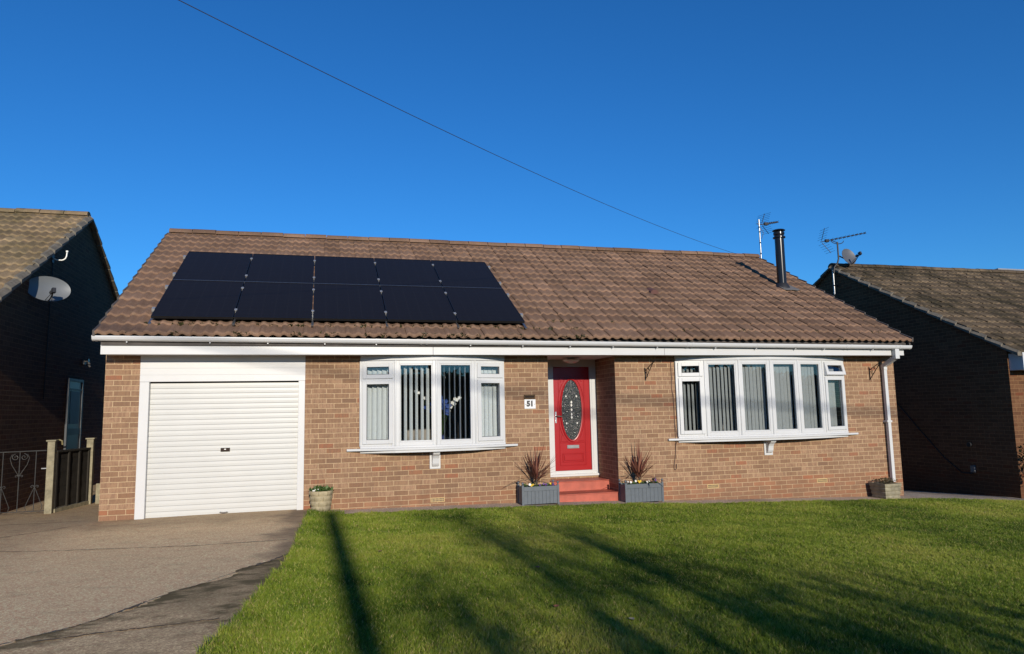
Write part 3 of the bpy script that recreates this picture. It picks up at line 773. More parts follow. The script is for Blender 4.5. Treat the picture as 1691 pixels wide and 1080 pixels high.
# air bricks
for x0, z0 in ((4.617, .045), (9.432, .030), (11.659, .028)):
    mb = MB(); mb.box(x0, x0+.222, -.004, .02, z0, z0+.07)
    vb = mb.build('air_brick', CREAMV, house, .002)
    mb = MB()
    for r_ in range(2):
        for c_ in range(9): mb.box(x0+.014+c_*.0222, x0+.028+c_*.0222, -.0055, .0, z0+.012+r_*.027, z0+.031+r_*.027)
    mb.build('vent_hole', DARKP, vb)

# ---------------------------------------------------------------- things on the facade
plate = thing('house_number_plate', (6.26, 0, 1.46), 'white square house number plate reading 51 beside the red door', 'number plate')
MB().box(6.167, 6.357, -.012, -.001, 1.462, 1.614).build('plate', simple('plate_white', (.74, .74, .74), .3, var=.03), plate, .002)
fc = bpy.data.curves.new('digits', 'FONT'); fc.body = '51'; fc.size = .118; fc.extrude = .002; fc.offset = .0075; fc.align_x = 'CENTER'; fc.align_y = 'CENTER'
fo = bpy.data.objects.new('tmp', fc); col.objects.link(fo); dg = bpy.context.evaluated_depsgraph_get()
me = bpy.data.meshes.new_from_object(fo.evaluated_get(dg)); bpy.data.objects.remove(fo)
me.materials.clear(); me.materials.append(DARKP)
for vv in me.vertices:
    x_, y_, z_ = vv.co; vv.co = (6.262+x_*1.0, -.0145-z_, 1.540+y_*1.0)
num = bpy.data.objects.new('digits', me); col.objects.link(num); attach(num, plate)
for x in (6.186, 6.338): MB().tube([(x, -.012, 1.535), (x, -.017, 1.535)], .006, 10).build('screw', DARKP, plate)
sign = thing('name_plaque', (6.255, 0, 1.62), 'small dark bronze plaque above the house number plate', 'plaque')
mb = MB(); mb.box(6.160, 6.350, -.022, -.001, 1.623, 1.690)
sb = mb.build('plaque', BRONZE, sign, .004)
mb = MB(); frame_rect(mb, 6.168, 6.342, 1.631, 1.682, .004, -.0245, -.0215)
mb.build('plaque_rim', simple('aged_gold', (.18, .11, .04), .4, .6), sign)
lamp = thing('porch_lamp', (7.16, .42, 2.328), 'round frosted glass porch lamp on the soffit over the front door', 'lamp')
MB().lathe([(0, 0), (.06, 0), (.065, -.02), (.05, -.035)], (7.16, .42, 2.328)).build('lamp_base', UPVC, lamp)
MB().lathe([(.155, -.030), (.165, -.036), (.15, -.05), (.11, -.075), (.055, -.095), (.0, -.10)], (7.16, .42, 2.328), 28).build('lamp_shade', LAMPG, lamp)
def bracket(x, ytip, zt, zb_, label):
    t = thing('hanging_basket_bracket', (x, 0, zb_), label, 'bracket', 'hanging basket brackets on the bungalow wall')
    MB().box(x-.009, x+.009, -.012, -.001, zb_, zt).build('back_bar', BLACK, t)
    mb = MB(); top = (x, -.012, zt-.045); tip = (x, ytip, zt+.085); low = (x, -.012, zb_+.02)
    mb.tube([top, tip], .0075, 6); mb.tube([low, tip], .0075, 6)
    mb.tube([tip, (x, ytip-.02, zt+.075), (x, ytip-.035, zt+.09), (x, ytip-.028, zt+.11)], .006, 6)
    mb.build('arm', BLACK, t)
    mb = MB()
    def scroll(cy, cz, r0, a0, turns=1.2, s=1):
        mb.tube([(x, cy+r0*(1-k/22)*math.cos(a0+s*k/20*turns*6.28), cz+r0*(1-k/22)*math.sin(a0+s*k/20*turns*6.28)) for k in range(20)], .0055, 5)
    scroll(-.055, zt-.075, .034, 1.2); scroll(-.075, zt-.125, .028, -1.5, 1.2, -1); scroll(-.13, zt-.02, .026, .3)
    mb.build('scroll', BLACK, t)
bracket(8.345, -.33, 2.118, 1.905, 'black scrolled iron bracket on the brick between the porch and the right bay window')
bracket(12.983, -.30, 2.112, 1.872, 'black scrolled iron bracket beside the white downpipe')
mb = MB(); mb.tube([(8.835, -.008, 2.27), (8.84, -.010, 1.95), (8.83, -.008, 1.78), (8.855, -.010, 1.62), (8.86, -.010, 1.4), (8.86, -.012, 1.15), (8.868, -.062, .93), (8.868, -.064, .86), (8.86, -.012, .80), (8.845, -.010, .6), (8.815, -.010, .46), (8.81, -.012, .40), (8.83, -.012, .37), (8.855, -.012, .40), (8.86, -.012, .47)], .006, 6)
tag(mb.build('wall_cable', CABLE), 'thin brown cable hanging down the brick left of the right bay window', 'cable')

# ---------------------------------------------------------------- flue, aerial, panels
def on_roof(x, s, h=0): return Vector((x, -.45+PITCH_D.y*s-PITCH_D.z*h, 2.585+PITCH_D.z*s+PITCH_D.y*h))
flue = thing('flue_pipe', (12.69, 2.02, 3.95), 'black metal stove flue with a rain cap standing on the brown tiled roof', 'flue')
c0 = Vector((12.69, 2.02, 0))
FL = simple('black_flue_enamel', (.012, .011, .011), .17, 0, .1, spec=.4)
mb = MB(); mb.lathe([(.098, 3.9), (.098, 5.14), (.0, 5.14)], c0, 28); mb.build('pipe', FL, flue)
mb = MB(); mb.lathe([(.102, 5.10), (.132, 5.10), (.132, 5.125), (.104, 5.13), (.10, 5.16), (.118, 5.18), (.118, 5.225), (.10, 5.235)], c0, 28)
for k in range(6):
    a = k*math.pi/3; mb.tube([c0+Vector((.1*math.cos(a), .1*math.sin(a), 5.225)), c0+Vector((.1*math.cos(a), .1*math.sin(a), 5.275))], .008, 5)
mb.lathe([(0, 5.262), (.135, 5.262), (.138, 5.272), (.11, 5.288), (0, 5.305)], c0, 28); mb.build('rain_cap', FL, flue)
mb = MB(); mb.lathe([(.20, 3.865), (.165, 3.98), (.125, 4.06), (.103, 4.085)], c0, 28); mb.build('rubber_boot', DARKP, flue)
mb = MB()
M = Matrix(((1, 0, 0), (0, PITCH_D.y, -PITCH_D.z), (0, PITCH_D.z, PITCH_D.y))).to_4x4(); M.translation = on_roof(12.72, 2.72, .062)
mb.prism([(-.17, -.13), (-.1, -.155), (.05, -.14), (.16, -.165), (.24, -.11), (.17, .15), (-.16, .15)], 0, .012, 2, M)
mb.build('lead_flashing', simple('grey_lead', (.17, .16, .15), .6, .2, .2, 14), flue)

def yagi(root, p, direction, length, refl_h, m, ndir=9, esz=.09):
    """aerial boom from p along direction: x-shaped directors and a folded reflector"""
    d = Vector(direction).normalized(); side = Vector((0, 0, 1)).cross(d).normalized(); up = d.cross(side).normalized()
    p = Vector(p); b = MB(); b.tube([p-d*.06, p+d*length], .0095, 6)
    for k in range(ndir):
        q = p+d*(.16+(length-.18)*k/(ndir-1)); s = esz*(1-.3*k/ndir)
        for sx in (-1, 1):
            for sz in (-1, 1): b.tube([q, q+side*sx*s+up*sz*s*.45], .0045, 5)
        b.box(-.017, .017, -.017, .017, -.017, .017, Matrix.Translation(q))
    b.build('boom', m, root)
    b = MB()
    for s in (-1, 1):
        a0, a1 = p-d*.02+up*s*.03, p+d*.16+up*s*refl_h
        b.tube([a0, a1], .008, 5)
        for k in range(5):
            q = a0.lerp(a1, (k+.6)/5); b.tube([q-side*.2, q+side*.2], .0035, 5)
    b.build('reflector', m, root)
    b = MB(); b.box(-.05, .05, -.03, .03, -.035, .035, Matrix.Translation(p+d*.13)); b.build('dipole_box', DARKP, root)
AER = simple('aerial_alloy', (.05, .05, .055), .45, .5, .15)
ae = thing('television_aerial', (14.02, 4.6, 4.9), 'television aerial on a tall silver pole behind the right end of the brown roof', 'aerial')
xa, ya = 13.63, 4.05
mb = MB(); mb.tube([(xa, ya, 4.0), (xa, ya, 6.12)], .019, 10); mb.build('mast', GALV, ae)
mb = MB()
for z in (5.22, 5.5, 5.78): MB().tube([(xa, ya, z), (xa, ya, z+.035)], .0215, 10).build('cable_tie', DARKP, ae)
mb.tube([(xa, ya, 5.9), (xa, ya, 5.935)], .0215, 10)
mb.tube([(xa+.03, ya, 5.9), (xa+.10, ya-.02, 5.78), (xa+.05, ya, 5.62)], .006, 5)
mb.build('downlead', DARKP, ae)
mb = MB(); mb.box(xa-.01, xa+.012, ya, yb-4.2+.2, 4.3, 4.34); mb.build('wall_bracket', GALV, ae)
yagi(ae, (xa+.10, ya, 6.0), (.93, .28, .22), .62, .26, AER, 7, .07)
mb = MB(); mb.tube([(xa-.06, ya, 6.0), (xa+.12, ya, 6.0)], .012, 6); mb.build('clamp_arm', GALV, ae)

ALLOY = simple('bright_alloy', (.50, .50, .49), .35, .6, .05)
PAN_X0, PW, PP, PS0, PH, PPS = .60, 1.098, 1.112, .355, 1.60, 1.618
for s in (.75, 1.55, 2.30, 3.10):
    pass
def roof_box(mb, x0, x1, s0, s1, h0, h1):
    vs = [on_roof(x, s, h) for h in (h0, h1) for x, s in ((x0, s0), (x1, s0), (x1, s1), (x0, s1))]
    return mb.add(vs, [(3,2,1,0),(4,5,6,7),(0,1,5,4),(1,2,6,5),(2,3,7,6),(3,0,4,7)])
def pv_mat():
    t = NT('solar_glass'); v = t.n('ShaderNodeTexCoord').outputs['Generated']
    sp = t.n('ShaderNodeSeparateXYZ'); t.l(v, sp.inputs[0])
    def grid(o, n, wd):
        f = t.math('FRACT', t.math('MULTIPLY', o, n)); return t.math('LESS_THAN', t.math('ABSOLUTE', t.math('SUBTRACT', f, .5)), .5-wd)
    cell = t.math('MULTIPLY', grid(sp.outputs[0], 6, .012), grid(sp.outputs[1], 10, .012))
    t.color(t.mix(cell, (.021, .020, .022), (.0125, .0115, .0130))); t.set(.32, 0, .05)
    return t.m
PV = pv_mat(); PVF = simple('black_anodised', (.012, .012, .013), .4, .3)
pan0 = None
colname = ['leftmost', 'second', 'third', 'fourth', 'rightmost']
for c_ in range(5):
    for r_ in range(2):
        x0 = PAN_X0+c_*PP; s0 = PS0+r_*PPS
        lab = '%s black solar panel of the %s row, %s' % ('%s' % (colname[c_] if c_ in (0, 4) else colname[c_]+' from left'), 'upper' if r_ else 'lower', ('nearest the ridge' if r_ else 'just above the gutter'))
        if pan0 is None:
            pan0 = thing('solar_panel', on_roof(x0, s0, .08), lab, 'solar panel', 'solar panels on the bungalow roof')
            mb = MB(); k = .011
            roof_box(mb, x0, x0+k, s0, s0+PH, .10, .138); roof_box(mb, x0+PW-k, x0+PW, s0, s0+PH, .10, .138)
            roof_box(mb, x0+k, x0+PW-k, s0, s0+k, .10, .138); roof_box(mb, x0+k, x0+PW-k, s0+PH-k, s0+PH, .10, .138)
            fr_ = mb.build('frame', PVF, pan0)
            mb = MB(); roof_box(mb, x0+k-.001, x0+PW-k+.001, s0+k-.001, s0+PH-k+.001, .112, .134); gl_ = mb.build('cell_glass', PV, pan0)
        else:
            q = pan0.copy(); col.objects.link(q); q.location = on_roof(x0, s0, .08); q['label'] = lab
            for ch in (fr_, gl_): d_ = ch.copy(); col.objects.link(d_); d_.parent = q; d_.matrix_parent_inverse = Matrix.Translation(-pan0.location)
XE = PAN_X0+4*PP+PW
rl = thing('mounting_rails', on_roof(3.4, 2, .06), 'silver rails and clamps holding the solar panels to the tiles', 'rails')
for s in (PS0+.30, PS0+1.28, PS0+PPS+.30, PS0+PPS+1.28):
    mb = MB(); roof_box(mb, PAN_X0-.05, XE+.05, s-.02, s+.02, .06, .098); mb.build('rail', GALV, rl)
    for c_ in range(6):
        mb = MB(); x = PAN_X0+c_*PP-(PP-PW)/2 if 0 < c_ < 5 else (PAN_X0-.022 if c_ == 0 else XE+.022)
        w_ = .006 if 0 < c_ < 5 else .022
        roof_box(mb, x-w_, x+w_, s-.035, s+.035, .098, .146)
        if 0 < c_ < 5: roof_box(mb, x-.02, x+.02, s-.03, s+.03, .1385, .144)
        mb.build('clamp', ALLOY, rl)
for c_ in range(6):
    x = PAN_X0+c_*PP-.007; mb = MB(); roof_box(mb, x-.018, x+.018, PS0-.10, PS0+.35, .045, .062); mb.build('roof_hook', GALV, rl)
mb = MB(); roof_box(mb, PAN_X0+.01, XE-.01, PS0+PH+.003, PS0+PPS-.003, .10, .139); mb.build('frame_glint_strip', GALV, rl)  # silver strip stands in for the reflection on the frames' top faces

# overhead service wire
B_ = Vector((13.02, 4.1, 5.20)); P_ = Vector((1.737, -5.040, 4.947)); A_ = P_+(P_-B_)*1.6
pts = []
for i in range(61):
    u = i/60; p = B_.lerp(A_, u); ln_ = (A_-B_).length; pts.append(p-Vector((0, 0, 1.22*4*u*(1-u))))
# keep the wire through P_ : lift the far end so the sag passes through it
up_ = 1/2.6; sagP = 1.22*4*up_*(1-up_); pts = [p+Vector((0, 0, sagP*(i/60)/up_)) for i, p in enumerate(pts)]
A2 = pts[-1]
tag(MB().tube(pts, .0042, 6).build('overhead_wire', simple('wire_black', (.03, .03, .035), .6)), 'thin black overhead wire running down to the right end of the roof ridge', 'wire')

# ---------------------------------------------------------------- plants
def leaves_mesh(name, pts, size, m, parent, flat=.5, asp=.5, seed=1):
    r = np.random.default_rng(seed); n = len(pts); p = np.asarray(pts)
    d = r.normal(size=(n, 3)); d[:, 2] = np.abs(d[:, 2])*flat+.2; d /= np.linalg.norm(d, axis=1)[:, None]
    s = np.cross(d, r.normal(size=(n, 3))); s /= np.linalg.norm(s, axis=1)[:, None]
    L = size*(.6+.8*r.random(n))[:, None]
    nn = np.cross(d, s)
    V = np.stack([p, p+d*L*.5+s*L*asp*.5+nn*L*.06, p+d*L, p+d*L*.5-s*L*asp*.5+nn*L*.06], 1).reshape(-1, 3)
    b = np.arange(n)[:, None]*4; F = np.concatenate([np.c_[b, b+1, b+2], np.c_[b, b+2, b+3]])
    return np_mesh(name, V, F, m, parent, attr={'rnd': np.repeat(r.random(n), 4)})
def pansy(p, m, parent, rr=.02):
    mb = MB(); p = Vector(p); d = Vector((random.uniform(-.5, .5), -1, random.uniform(.1, .8))).normalized(); s = d.orthogonal().normalized(); b = d.cross(s)
    for k in range(5):
        a = k*2*math.pi/5; c = p+(s*math.cos(a)+b*math.sin(a))*rr*.6; q = []
        for j in range(7):
            t = j*2*math.pi/7; q.append(c+(s*math.cos(t)+b*math.sin(t))*rr*.62+d*.002*k)
        mb.add(q, [tuple(range(7))])
    return mb.build('pansy_flower', m, parent)
def cordyline(root, base, ht, seed):
    r = np.random.default_rng(seed); V = []; F = []; A = []; n = 0
    for i in range(58):
        az = r.uniform(0, 2*np.pi); el = np.clip(r.normal(.98, .40), .0, 1.5); ln = ht*r.uniform(.66, 1.18); dr_ = r.uniform(.1, .9)*(1.5-el)*.55
        wd = r.uniform(.007, .012); h = np.array([np.cos(az), np.sin(az), 0]); sd = np.array([-np.sin(az), np.cos(az), 0]); rn = r.random()
        base_p = np.array(base)+np.array([0, 0, r.uniform(0, .10)]); N = 7
        for k in range(N):
            t = k/(N-1); p = base_p+h*np.cos(el)*ln*t+np.array([0, 0, 1])*(np.sin(el)*ln*t-dr_*ln*t*t*.9)
            ww = wd*(0.5+1.6*t*(1-t)*2)*(1-t**4)+.0006
            if t == 1: ww = .0006
            V += [p-sd*ww, p+sd*ww]; A += [rn]*2
            if k < N-1: F.append((n+2*k, n+2*k+1, n+2*k+3, n+2*k+2))
        n += 2*N
    return np_mesh('cordyline_leaves', V, F, CORD, root, attr={'rnd': A})
def trough(x0, x1, y0, y1, zb_, h, label, plabel, seed, flowers):
    random.seed(seed)
    t = thing('planter_trough', ((x0+x1)/2, (y0+y1)/2, zb_), label, 'planter', 'grey wooden planter troughs beside the doorstep')
    mb = MB(); k = .016
    for xx in (x0, x1-.034):
        for yy in (y0, y1-.034): MB().box(xx, xx+.034, yy, yy+.034, zb_, zb_+h+.02).build('corner_post', TROUGH, t, .002)
    for xx in (x0+.017, x1-.017):
        for yy in (y0+.017, y1-.017): MB().lathe([(0, 0), (.008, 0), (.008, .012), (.017, .018), (.021, .032), (.017, .046), (0, .053)], (xx, yy, zb_+h+.02), 12).build('finial', TROUGH, t)
    n = 9; mb = MB()
    for i in range(n):
        a = x0+.034+(x1-x0-.068)*i/n; b = x0+.034+(x1-x0-.068)*(i+1)/n
        mb.box(a+.0012, b-.0012, y0+.010, y0+.024, zb_+.015, zb_+h-.07); mb.box(a+.0012, b-.0012, y1-.024, y1-.010, zb_+.015, zb_+h-.07)
    for i in range(4):
        a = y0+.034+(y1-y0-.068)*i/4; b = y0+.034+(y1-y0-.068)*(i+1)/4
        mb.box(x0+.010, x0+.024, a+.0012, b-.0012, zb_+.015, zb_+h-.01); mb.box(x1-.024, x1-.010, a+.0012, b-.0012, zb_+.015, zb_+h-.01)
    mb.box(x0+.034, x1-.034, y0+.006, y0+.024, zb_+h-.068, zb_+h); mb.box(x0+.034, x1-.034, y1-.024, y1-.006, zb_+h-.068, zb_+h)
    mb.build('side_boards', TROUGH, t, .0015)
    MB().box(x0+.02, x1-.02, y0+.02, y1-.02, zb_+.02, zb_+h-.03).build('soil', SOIL, t)
    xm = (x0+x1)/2-.03; ym = (y0+y1)/2
    pl = thing('cordyline', (xm, ym, zb_+h-.03), plabel, 'plant', 'cordyline plants in the grey troughs')
    MB().tube([(xm, ym, zb_+h-.05), (xm+.01, ym, zb_+h+.05), (xm+.005, ym, zb_+h+.12)], [.02, .017, .014], 8).build('stem', BARK, pl)
    cordyline(pl, (xm+.005, ym, zb_+h+.04), .55, seed)
    pts = [(random.uniform(x0+.05, x1-.05), random.uniform(y0+.03, y1-.03), zb_+h-.03+random.uniform(0, .045)) for _ in range(170)]
    pan = thing('pansies', (xm, ym, zb_+h-.03), flowers[0], 'flowers', 'pansies in the grey troughs')
    leaves_mesh('foliage', pts, .04, GREENL, pan, seed=seed)
    for fx, m in flowers[1]: pansy((x0+(x1-x0)*fx, y0+random.uniform(.035, .10), zb_+h+random.uniform(.012, .05)), m, pan, random.uniform(.012, .019))
trough(6.0, 6.615, -.34, -.06, g(6.3)+.008, .285, 'grey slatted planter trough to the left of the red doorstep', 'red brown spiky cordyline in the trough left of the doorstep', 5,
       ('purple and yellow pansies in the trough left of the doorstep', [(.28, PET_Y), (.33, PET_Y), (.60, PET_P), (.66, PET_P), (.70, PET_P), (.80, PET_Y), (.24, PET_W), (.86, PET_P), (.5, PET_P)]))
trough(7.745, 8.43, -.34, -.06, g(8.1)+.004, .305, 'grey slatted planter trough to the right of the red doorstep', 'red brown spiky cordyline in the trough right of the doorstep', 9,
       ('yellow and white pansies in the trough right of the doorstep', [(.12, PET_W), (.18, PET_W), (.42, PET_Y), (.45, PET_Y), (.40, PET_Y), (.62, PET_W), (.7, PET_W), (.82, PET_P), (.3, PET_W)]))
# cast stone planters
def stone_round(cx_, cy_, zb_, label):
    t = thing('stone_planter', (cx_, cy_, zb_), label, 'planter')
    mb = MB(); prof = [(0, 0), (.125, 0)]; rows = 4; h = .295
    for i in range(rows):
        z0_ = h*i/rows; z1_ = h*(i+1)/rows; r0 = .128+.042*(i/rows); r1 = .128+.042*((i+1)/rows)
        prof += [(r0-.004, z0_+.004), (r0+.003, z0_+.016), ((r0+r1)/2+.006, (z0_+z1_)/2), (r1+.002, z1_-.012), (r1-.005, z1_-.002)]
    prof += [(.172, h), (.150, h), (.140, h-.03), (0, h-.03)]
    mb.lathe(prof, (cx_, cy_, zb_), 40)
    o = mb.build('pot', STONE, t)
    # vertical joints pressed into the drum
    mb = MB()
    for i in range(rows):
        for k in range(8):
            a = (k+.5*(i % 2))*2*math.pi/8+.2; r_ = .131+.042*((i+.5)/rows)
            M = Matrix.Translation((cx_, cy_, zb_)) @ Matrix.Rotation(a, 4, 'Z') @ Matrix.Translation((r_, 0, h*i/rows))
            mb.box(-.01, .0068, -.003, .003, .012, h/rows-.01, M)
    mb.build('joint', simple('stone_joint', (.20, .16, .09), .95), t)
    MB().lathe([(0, h-.02), (.142, h-.02)], (cx_, cy_, zb_), 24).build('soil', SOIL, t)
    return t
s1 = stone_round(2.97, -.235, g(2.97)+.01, 'round buff stone planter between the garage door and the left bay window')
s1b = thing('bedding_plant', (2.97, -.235, .30), 'low green plant with small white flowers in the round stone planter', 'plant')
pts = []
for _ in range(260):
    a = random.uniform(0, 6.28); r_ = .15*math.sqrt(random.random()); pts.append((2.97+r_*math.cos(a), -.235+r_*math.sin(a), .30+random.uniform(0, .085)*(1-r_*3)))
leaves_mesh('foliage', pts, .055, GREENL, s1b, seed=4)
for a in ((2.86, -.33, .335), (2.885, -.34, .345), (2.93, -.34, .35)): pansy(a, PET_W, s1b, .013)
def stone_trough(label):
    x0, x1, y0, y1 = 12.73, 13.07, -.43, -.10; zb_ = g(12.8)-.012; h = .285
    t = thing('stone_planter', ((x0+x1)/2, (y0+y1)/2, zb_), label, 'planter')
    th_ = R(0); cxm, cym = 12.90, -.265
    M0 = Matrix.Translation((cxm, cym, zb_)) @ Matrix.Rotation(R(2), 4, 'Z')
    mb = MB(); n = 4
    def ring(s0, z): return [M0 @ Vector((a*s0, b*s0, z)) for a, b in ((-1, -1), (1, -1), (1, 1), (-1, 1))]
    lv = []
    for i in range(n):
        za, zc = h*i/n, h*(i+1)/n; ra_, rc = .150+.035*i/n, .150+.035*(i+1)/n
        lv += [(ra_-.005, za+.003), (ra_+.004, za+.016), ((ra_+rc)/2+.006, (za+zc)/2), (rc+.003, zc-.014), (rc-.005, zc-.002)]
    lv += [(.19, h), (.165, h), (.155, h-.03)]
    vs = [q for s_, z in lv for q in ring(s_, z)]; fs = [(i*4+k, i*4+(k+1) % 4, (i+1)*4+(k+1) % 4, (i+1)*4+k) for i in range(len(lv)-1) for k in range(4)]
    fs.append((3, 2, 1, 0)); mb.add(vs, fs); mb.build('pot', STONE_G, t)
    mb = MB(); mb.add(ring(.157, h-.028), [(0, 1, 2, 3)]); mb.build('soil', SOIL, t)
    b = thing('bedding_plant', (cxm, cym, zb_+h), 'dull brownish heather in the square stone planter by the downpipe', 'plant')
    p = []
    for _ in range(300):
        q = M0 @ Vector((random.uniform(-.14, .14), random.uniform(-.14, .14), h-.02+random.uniform(0, .09))); p.append(q)
    leaves_mesh('foliage', p, .045, DULL, b, seed=6, asp=.3)
stone_trough('square weathered stone planter at the foot of the white downpipe')

# ---------------------------------------------------------------- blinds and flowers behind the glass
def blind(corners, i, off, kind, f0, f1, nsl, ang, wslat, label, m, ztop=2.20, zbot=.955, hz=0):
    a, b = Vector(corners[i]), Vector(corners[i+1]); u = (b-a).normalized(); nn = Vector((-u.y, u.x))
    ln = (b-a).length
    t = thing('vertical_blind', ((a.x+b.x)/2, (a.y+b.y)/2+off, ztop), label, 'blind', 'vertical blinds inside the bay windows')
    mb = MB(); p0 = a+u*.03+nn*off; p1 = b-u*.03+nn*off
    M = Matrix(((u.x, nn.x, 0, 0), (u.y, nn.y, 0, 0), (0, 0, 1, 0), (0, 0, 0, 1)))
    Mt = Matrix.Translation((a.x+nn.x*off, a.y+nn.y*off, 0)) @ M
    mb.box(.03, ln-.03, -.018, .018, ztop, ztop+.035, Mt); mb.build('head_rail', UPVC2, t)
    sl2 = MB()
    for k in range(nsl):
        x = ln*(f0+(f1-f0)*(k+.5)/nsl); dz = random.uniform(-.006, .006); aa = ang+random.uniform(-.05, .05)
        Ms = Mt @ Matrix.Translation((x, random.uniform(-.004, .004), 0)) @ Matrix.Rotation(aa, 4, 'Z')
        # a slightly curved slat of three strips
        v_ = []
        for z in (zbot+dz, ztop-.03, ztop):
            for q in range(5):
                s_ = (q/4-.5)*wslat*(1 if z < ztop else .55); v_.append(Ms @ Vector((s_, .006*(1-(2*q/4-1)**2), z)))
        sl2.add(v_, [(r_*5+q, r_*5+q+1, (r_+1)*5+q+1, (r_+1)*5+q) for r_ in range(2) for q in range(4)], True)
    sl2.build('slats', m, t)
B1 = [(3.54, -.03), (4.06, -.165), (4.686, -.225), (5.315, -.165), (5.83, -.03)]
B2 = [(8.915, -.03), (9.41, -.14), (10.04, -.215), (10.66, -.24), (11.25, -.215), (11.83, -.14), (12.39, -.03)]
blind(B1, 0, .14, '', .0, 1.0, 7, R(46), .089, 'pale half open blind behind the leftmost lights of the left bay window', BLINDL)
blind(B1, 1, .14, '', .04, 1.0, 7, R(57), .089, 'pale open blind behind the left middle pane of the left bay window', BLINDL)
blind(B1, 2, .14, '', .05, 1.0, 7, R(88), .089, 'edge on blind behind the right middle pane of the left bay window', BLINDL)
blind(B1, 3, .14, '', .0, 1.0, 7, R(16), .089, 'pale half open blind behind the rightmost lights of the left bay window', BLINDL)
blind(B2, 0, .14, '', .0, 1.0, 7, R(46), .089, 'open grey blind behind the leftmost lights of the right bay window', BLINDG)
blind(B2, 1, .14, '', .0, 1.0, 9, R(30), .089, 'half open grey blind behind the second pane of the right bay window', BLINDG)
blind(B2, 2, .14, '', .0, .93, 8, R(9), .089, 'closed grey blind behind the third pane from the left of the right bay window', BLINDG)
blind(B2, 3, .14, '', .0, .90, 7, R(2), .089, 'closed grey blind behind the third pane from the right of the right bay window', BLINDG)
blind(B2, 4, .14, '', .0, .90, 7, R(2), .089, 'closed grey blind behind the second pane from the right of the right bay window', BLINDG)
blind(B2, 5, .14, '', .0, .80, 6, R(2), .089, 'grey blind behind the rightmost lights of the right bay window under the open vent', BLINDG)

fl = thing('flower_arrangement', (4.80, .14, .872), 'blue and white artificial flowers in a vase inside the left bay window', 'flowers')
vx, vy = 4.83, .12
MB().lathe([(0, 0), (.05, 0), (.06, .05), (.045, .13), (.03, .18), (.038, .2)], (vx, vy, .872), 20).build('vase', simple('dark_vase', (.05, .07, .18), .15), fl)
stm = MB(); ends = []
for tx, tz, ty in ((5.06, 1.66, -.06), (4.86, 1.60, -.02), (4.78, 1.66, -.03), (4.65, 1.58, -.02), (4.55, 1.50, .0), (4.92, 1.55, -.05), (4.47, 1.64, .0), (4.38, 1.78, 0)):
    c1 = Vector((vx, vy, 1.07)); c3 = Vector((tx, ty, tz)); c2 = Vector(((vx*.7+tx*.3), (vy+ty)/2, 1.07+(tz-1.07)*.75)); P2 = [c1*(1-u)**2+c2*2*u*(1-u)+c3*u*u for u in np.linspace(0, 1, 9)]
    stm.tube(P2, .003, 5); ends.append(P2)
stm.build('stems', simple('stem_green', (.04, .08, .02), .6), fl)
def blossoms(P2, k0, n_, m, sz, nm):
    mb = MB()
    for j in range(n_):
        p = P2[min(8, k0+int(j*(9-k0)/n_))]+Vector((random.uniform(-.02, .02), random.uniform(-.03, .0), random.uniform(-.02, .02)))
        for k in range(5):
            a = k*1.2566; d = Vector((math.cos(a), -.5, math.sin(a))).normalized(); s = Vector((-math.sin(a), 0, math.cos(a)))
            mb.add([p, p+d*sz*.6+s*sz*.35, p+d*sz, p+d*sz*.6-s*sz*.35], [(0, 1, 2, 3)])
    mb.build(nm, m, fl)
blossoms(ends[0], 4, 9, PET_W, .038, 'white_blossom'); blossoms(ends[7], 4, 7, PET_W, .03, 'white_blossom')
for e_ in (1, 2, 3, 5): blossoms(ends[e_], 5, 7, PET_B, .042, 'blue_blossom')
blossoms(ends[4], 5, 5, PET_B, .035, 'blue_blossom')
leaves_mesh('foliage', [ends[random.randrange(8)][random.randrange(2, 7)]+Vector((random.uniform(-.03, .03), random.uniform(-.03, .03), 0)) for _ in range(90)], .07, GREENL, fl, seed=8, asp=.3)

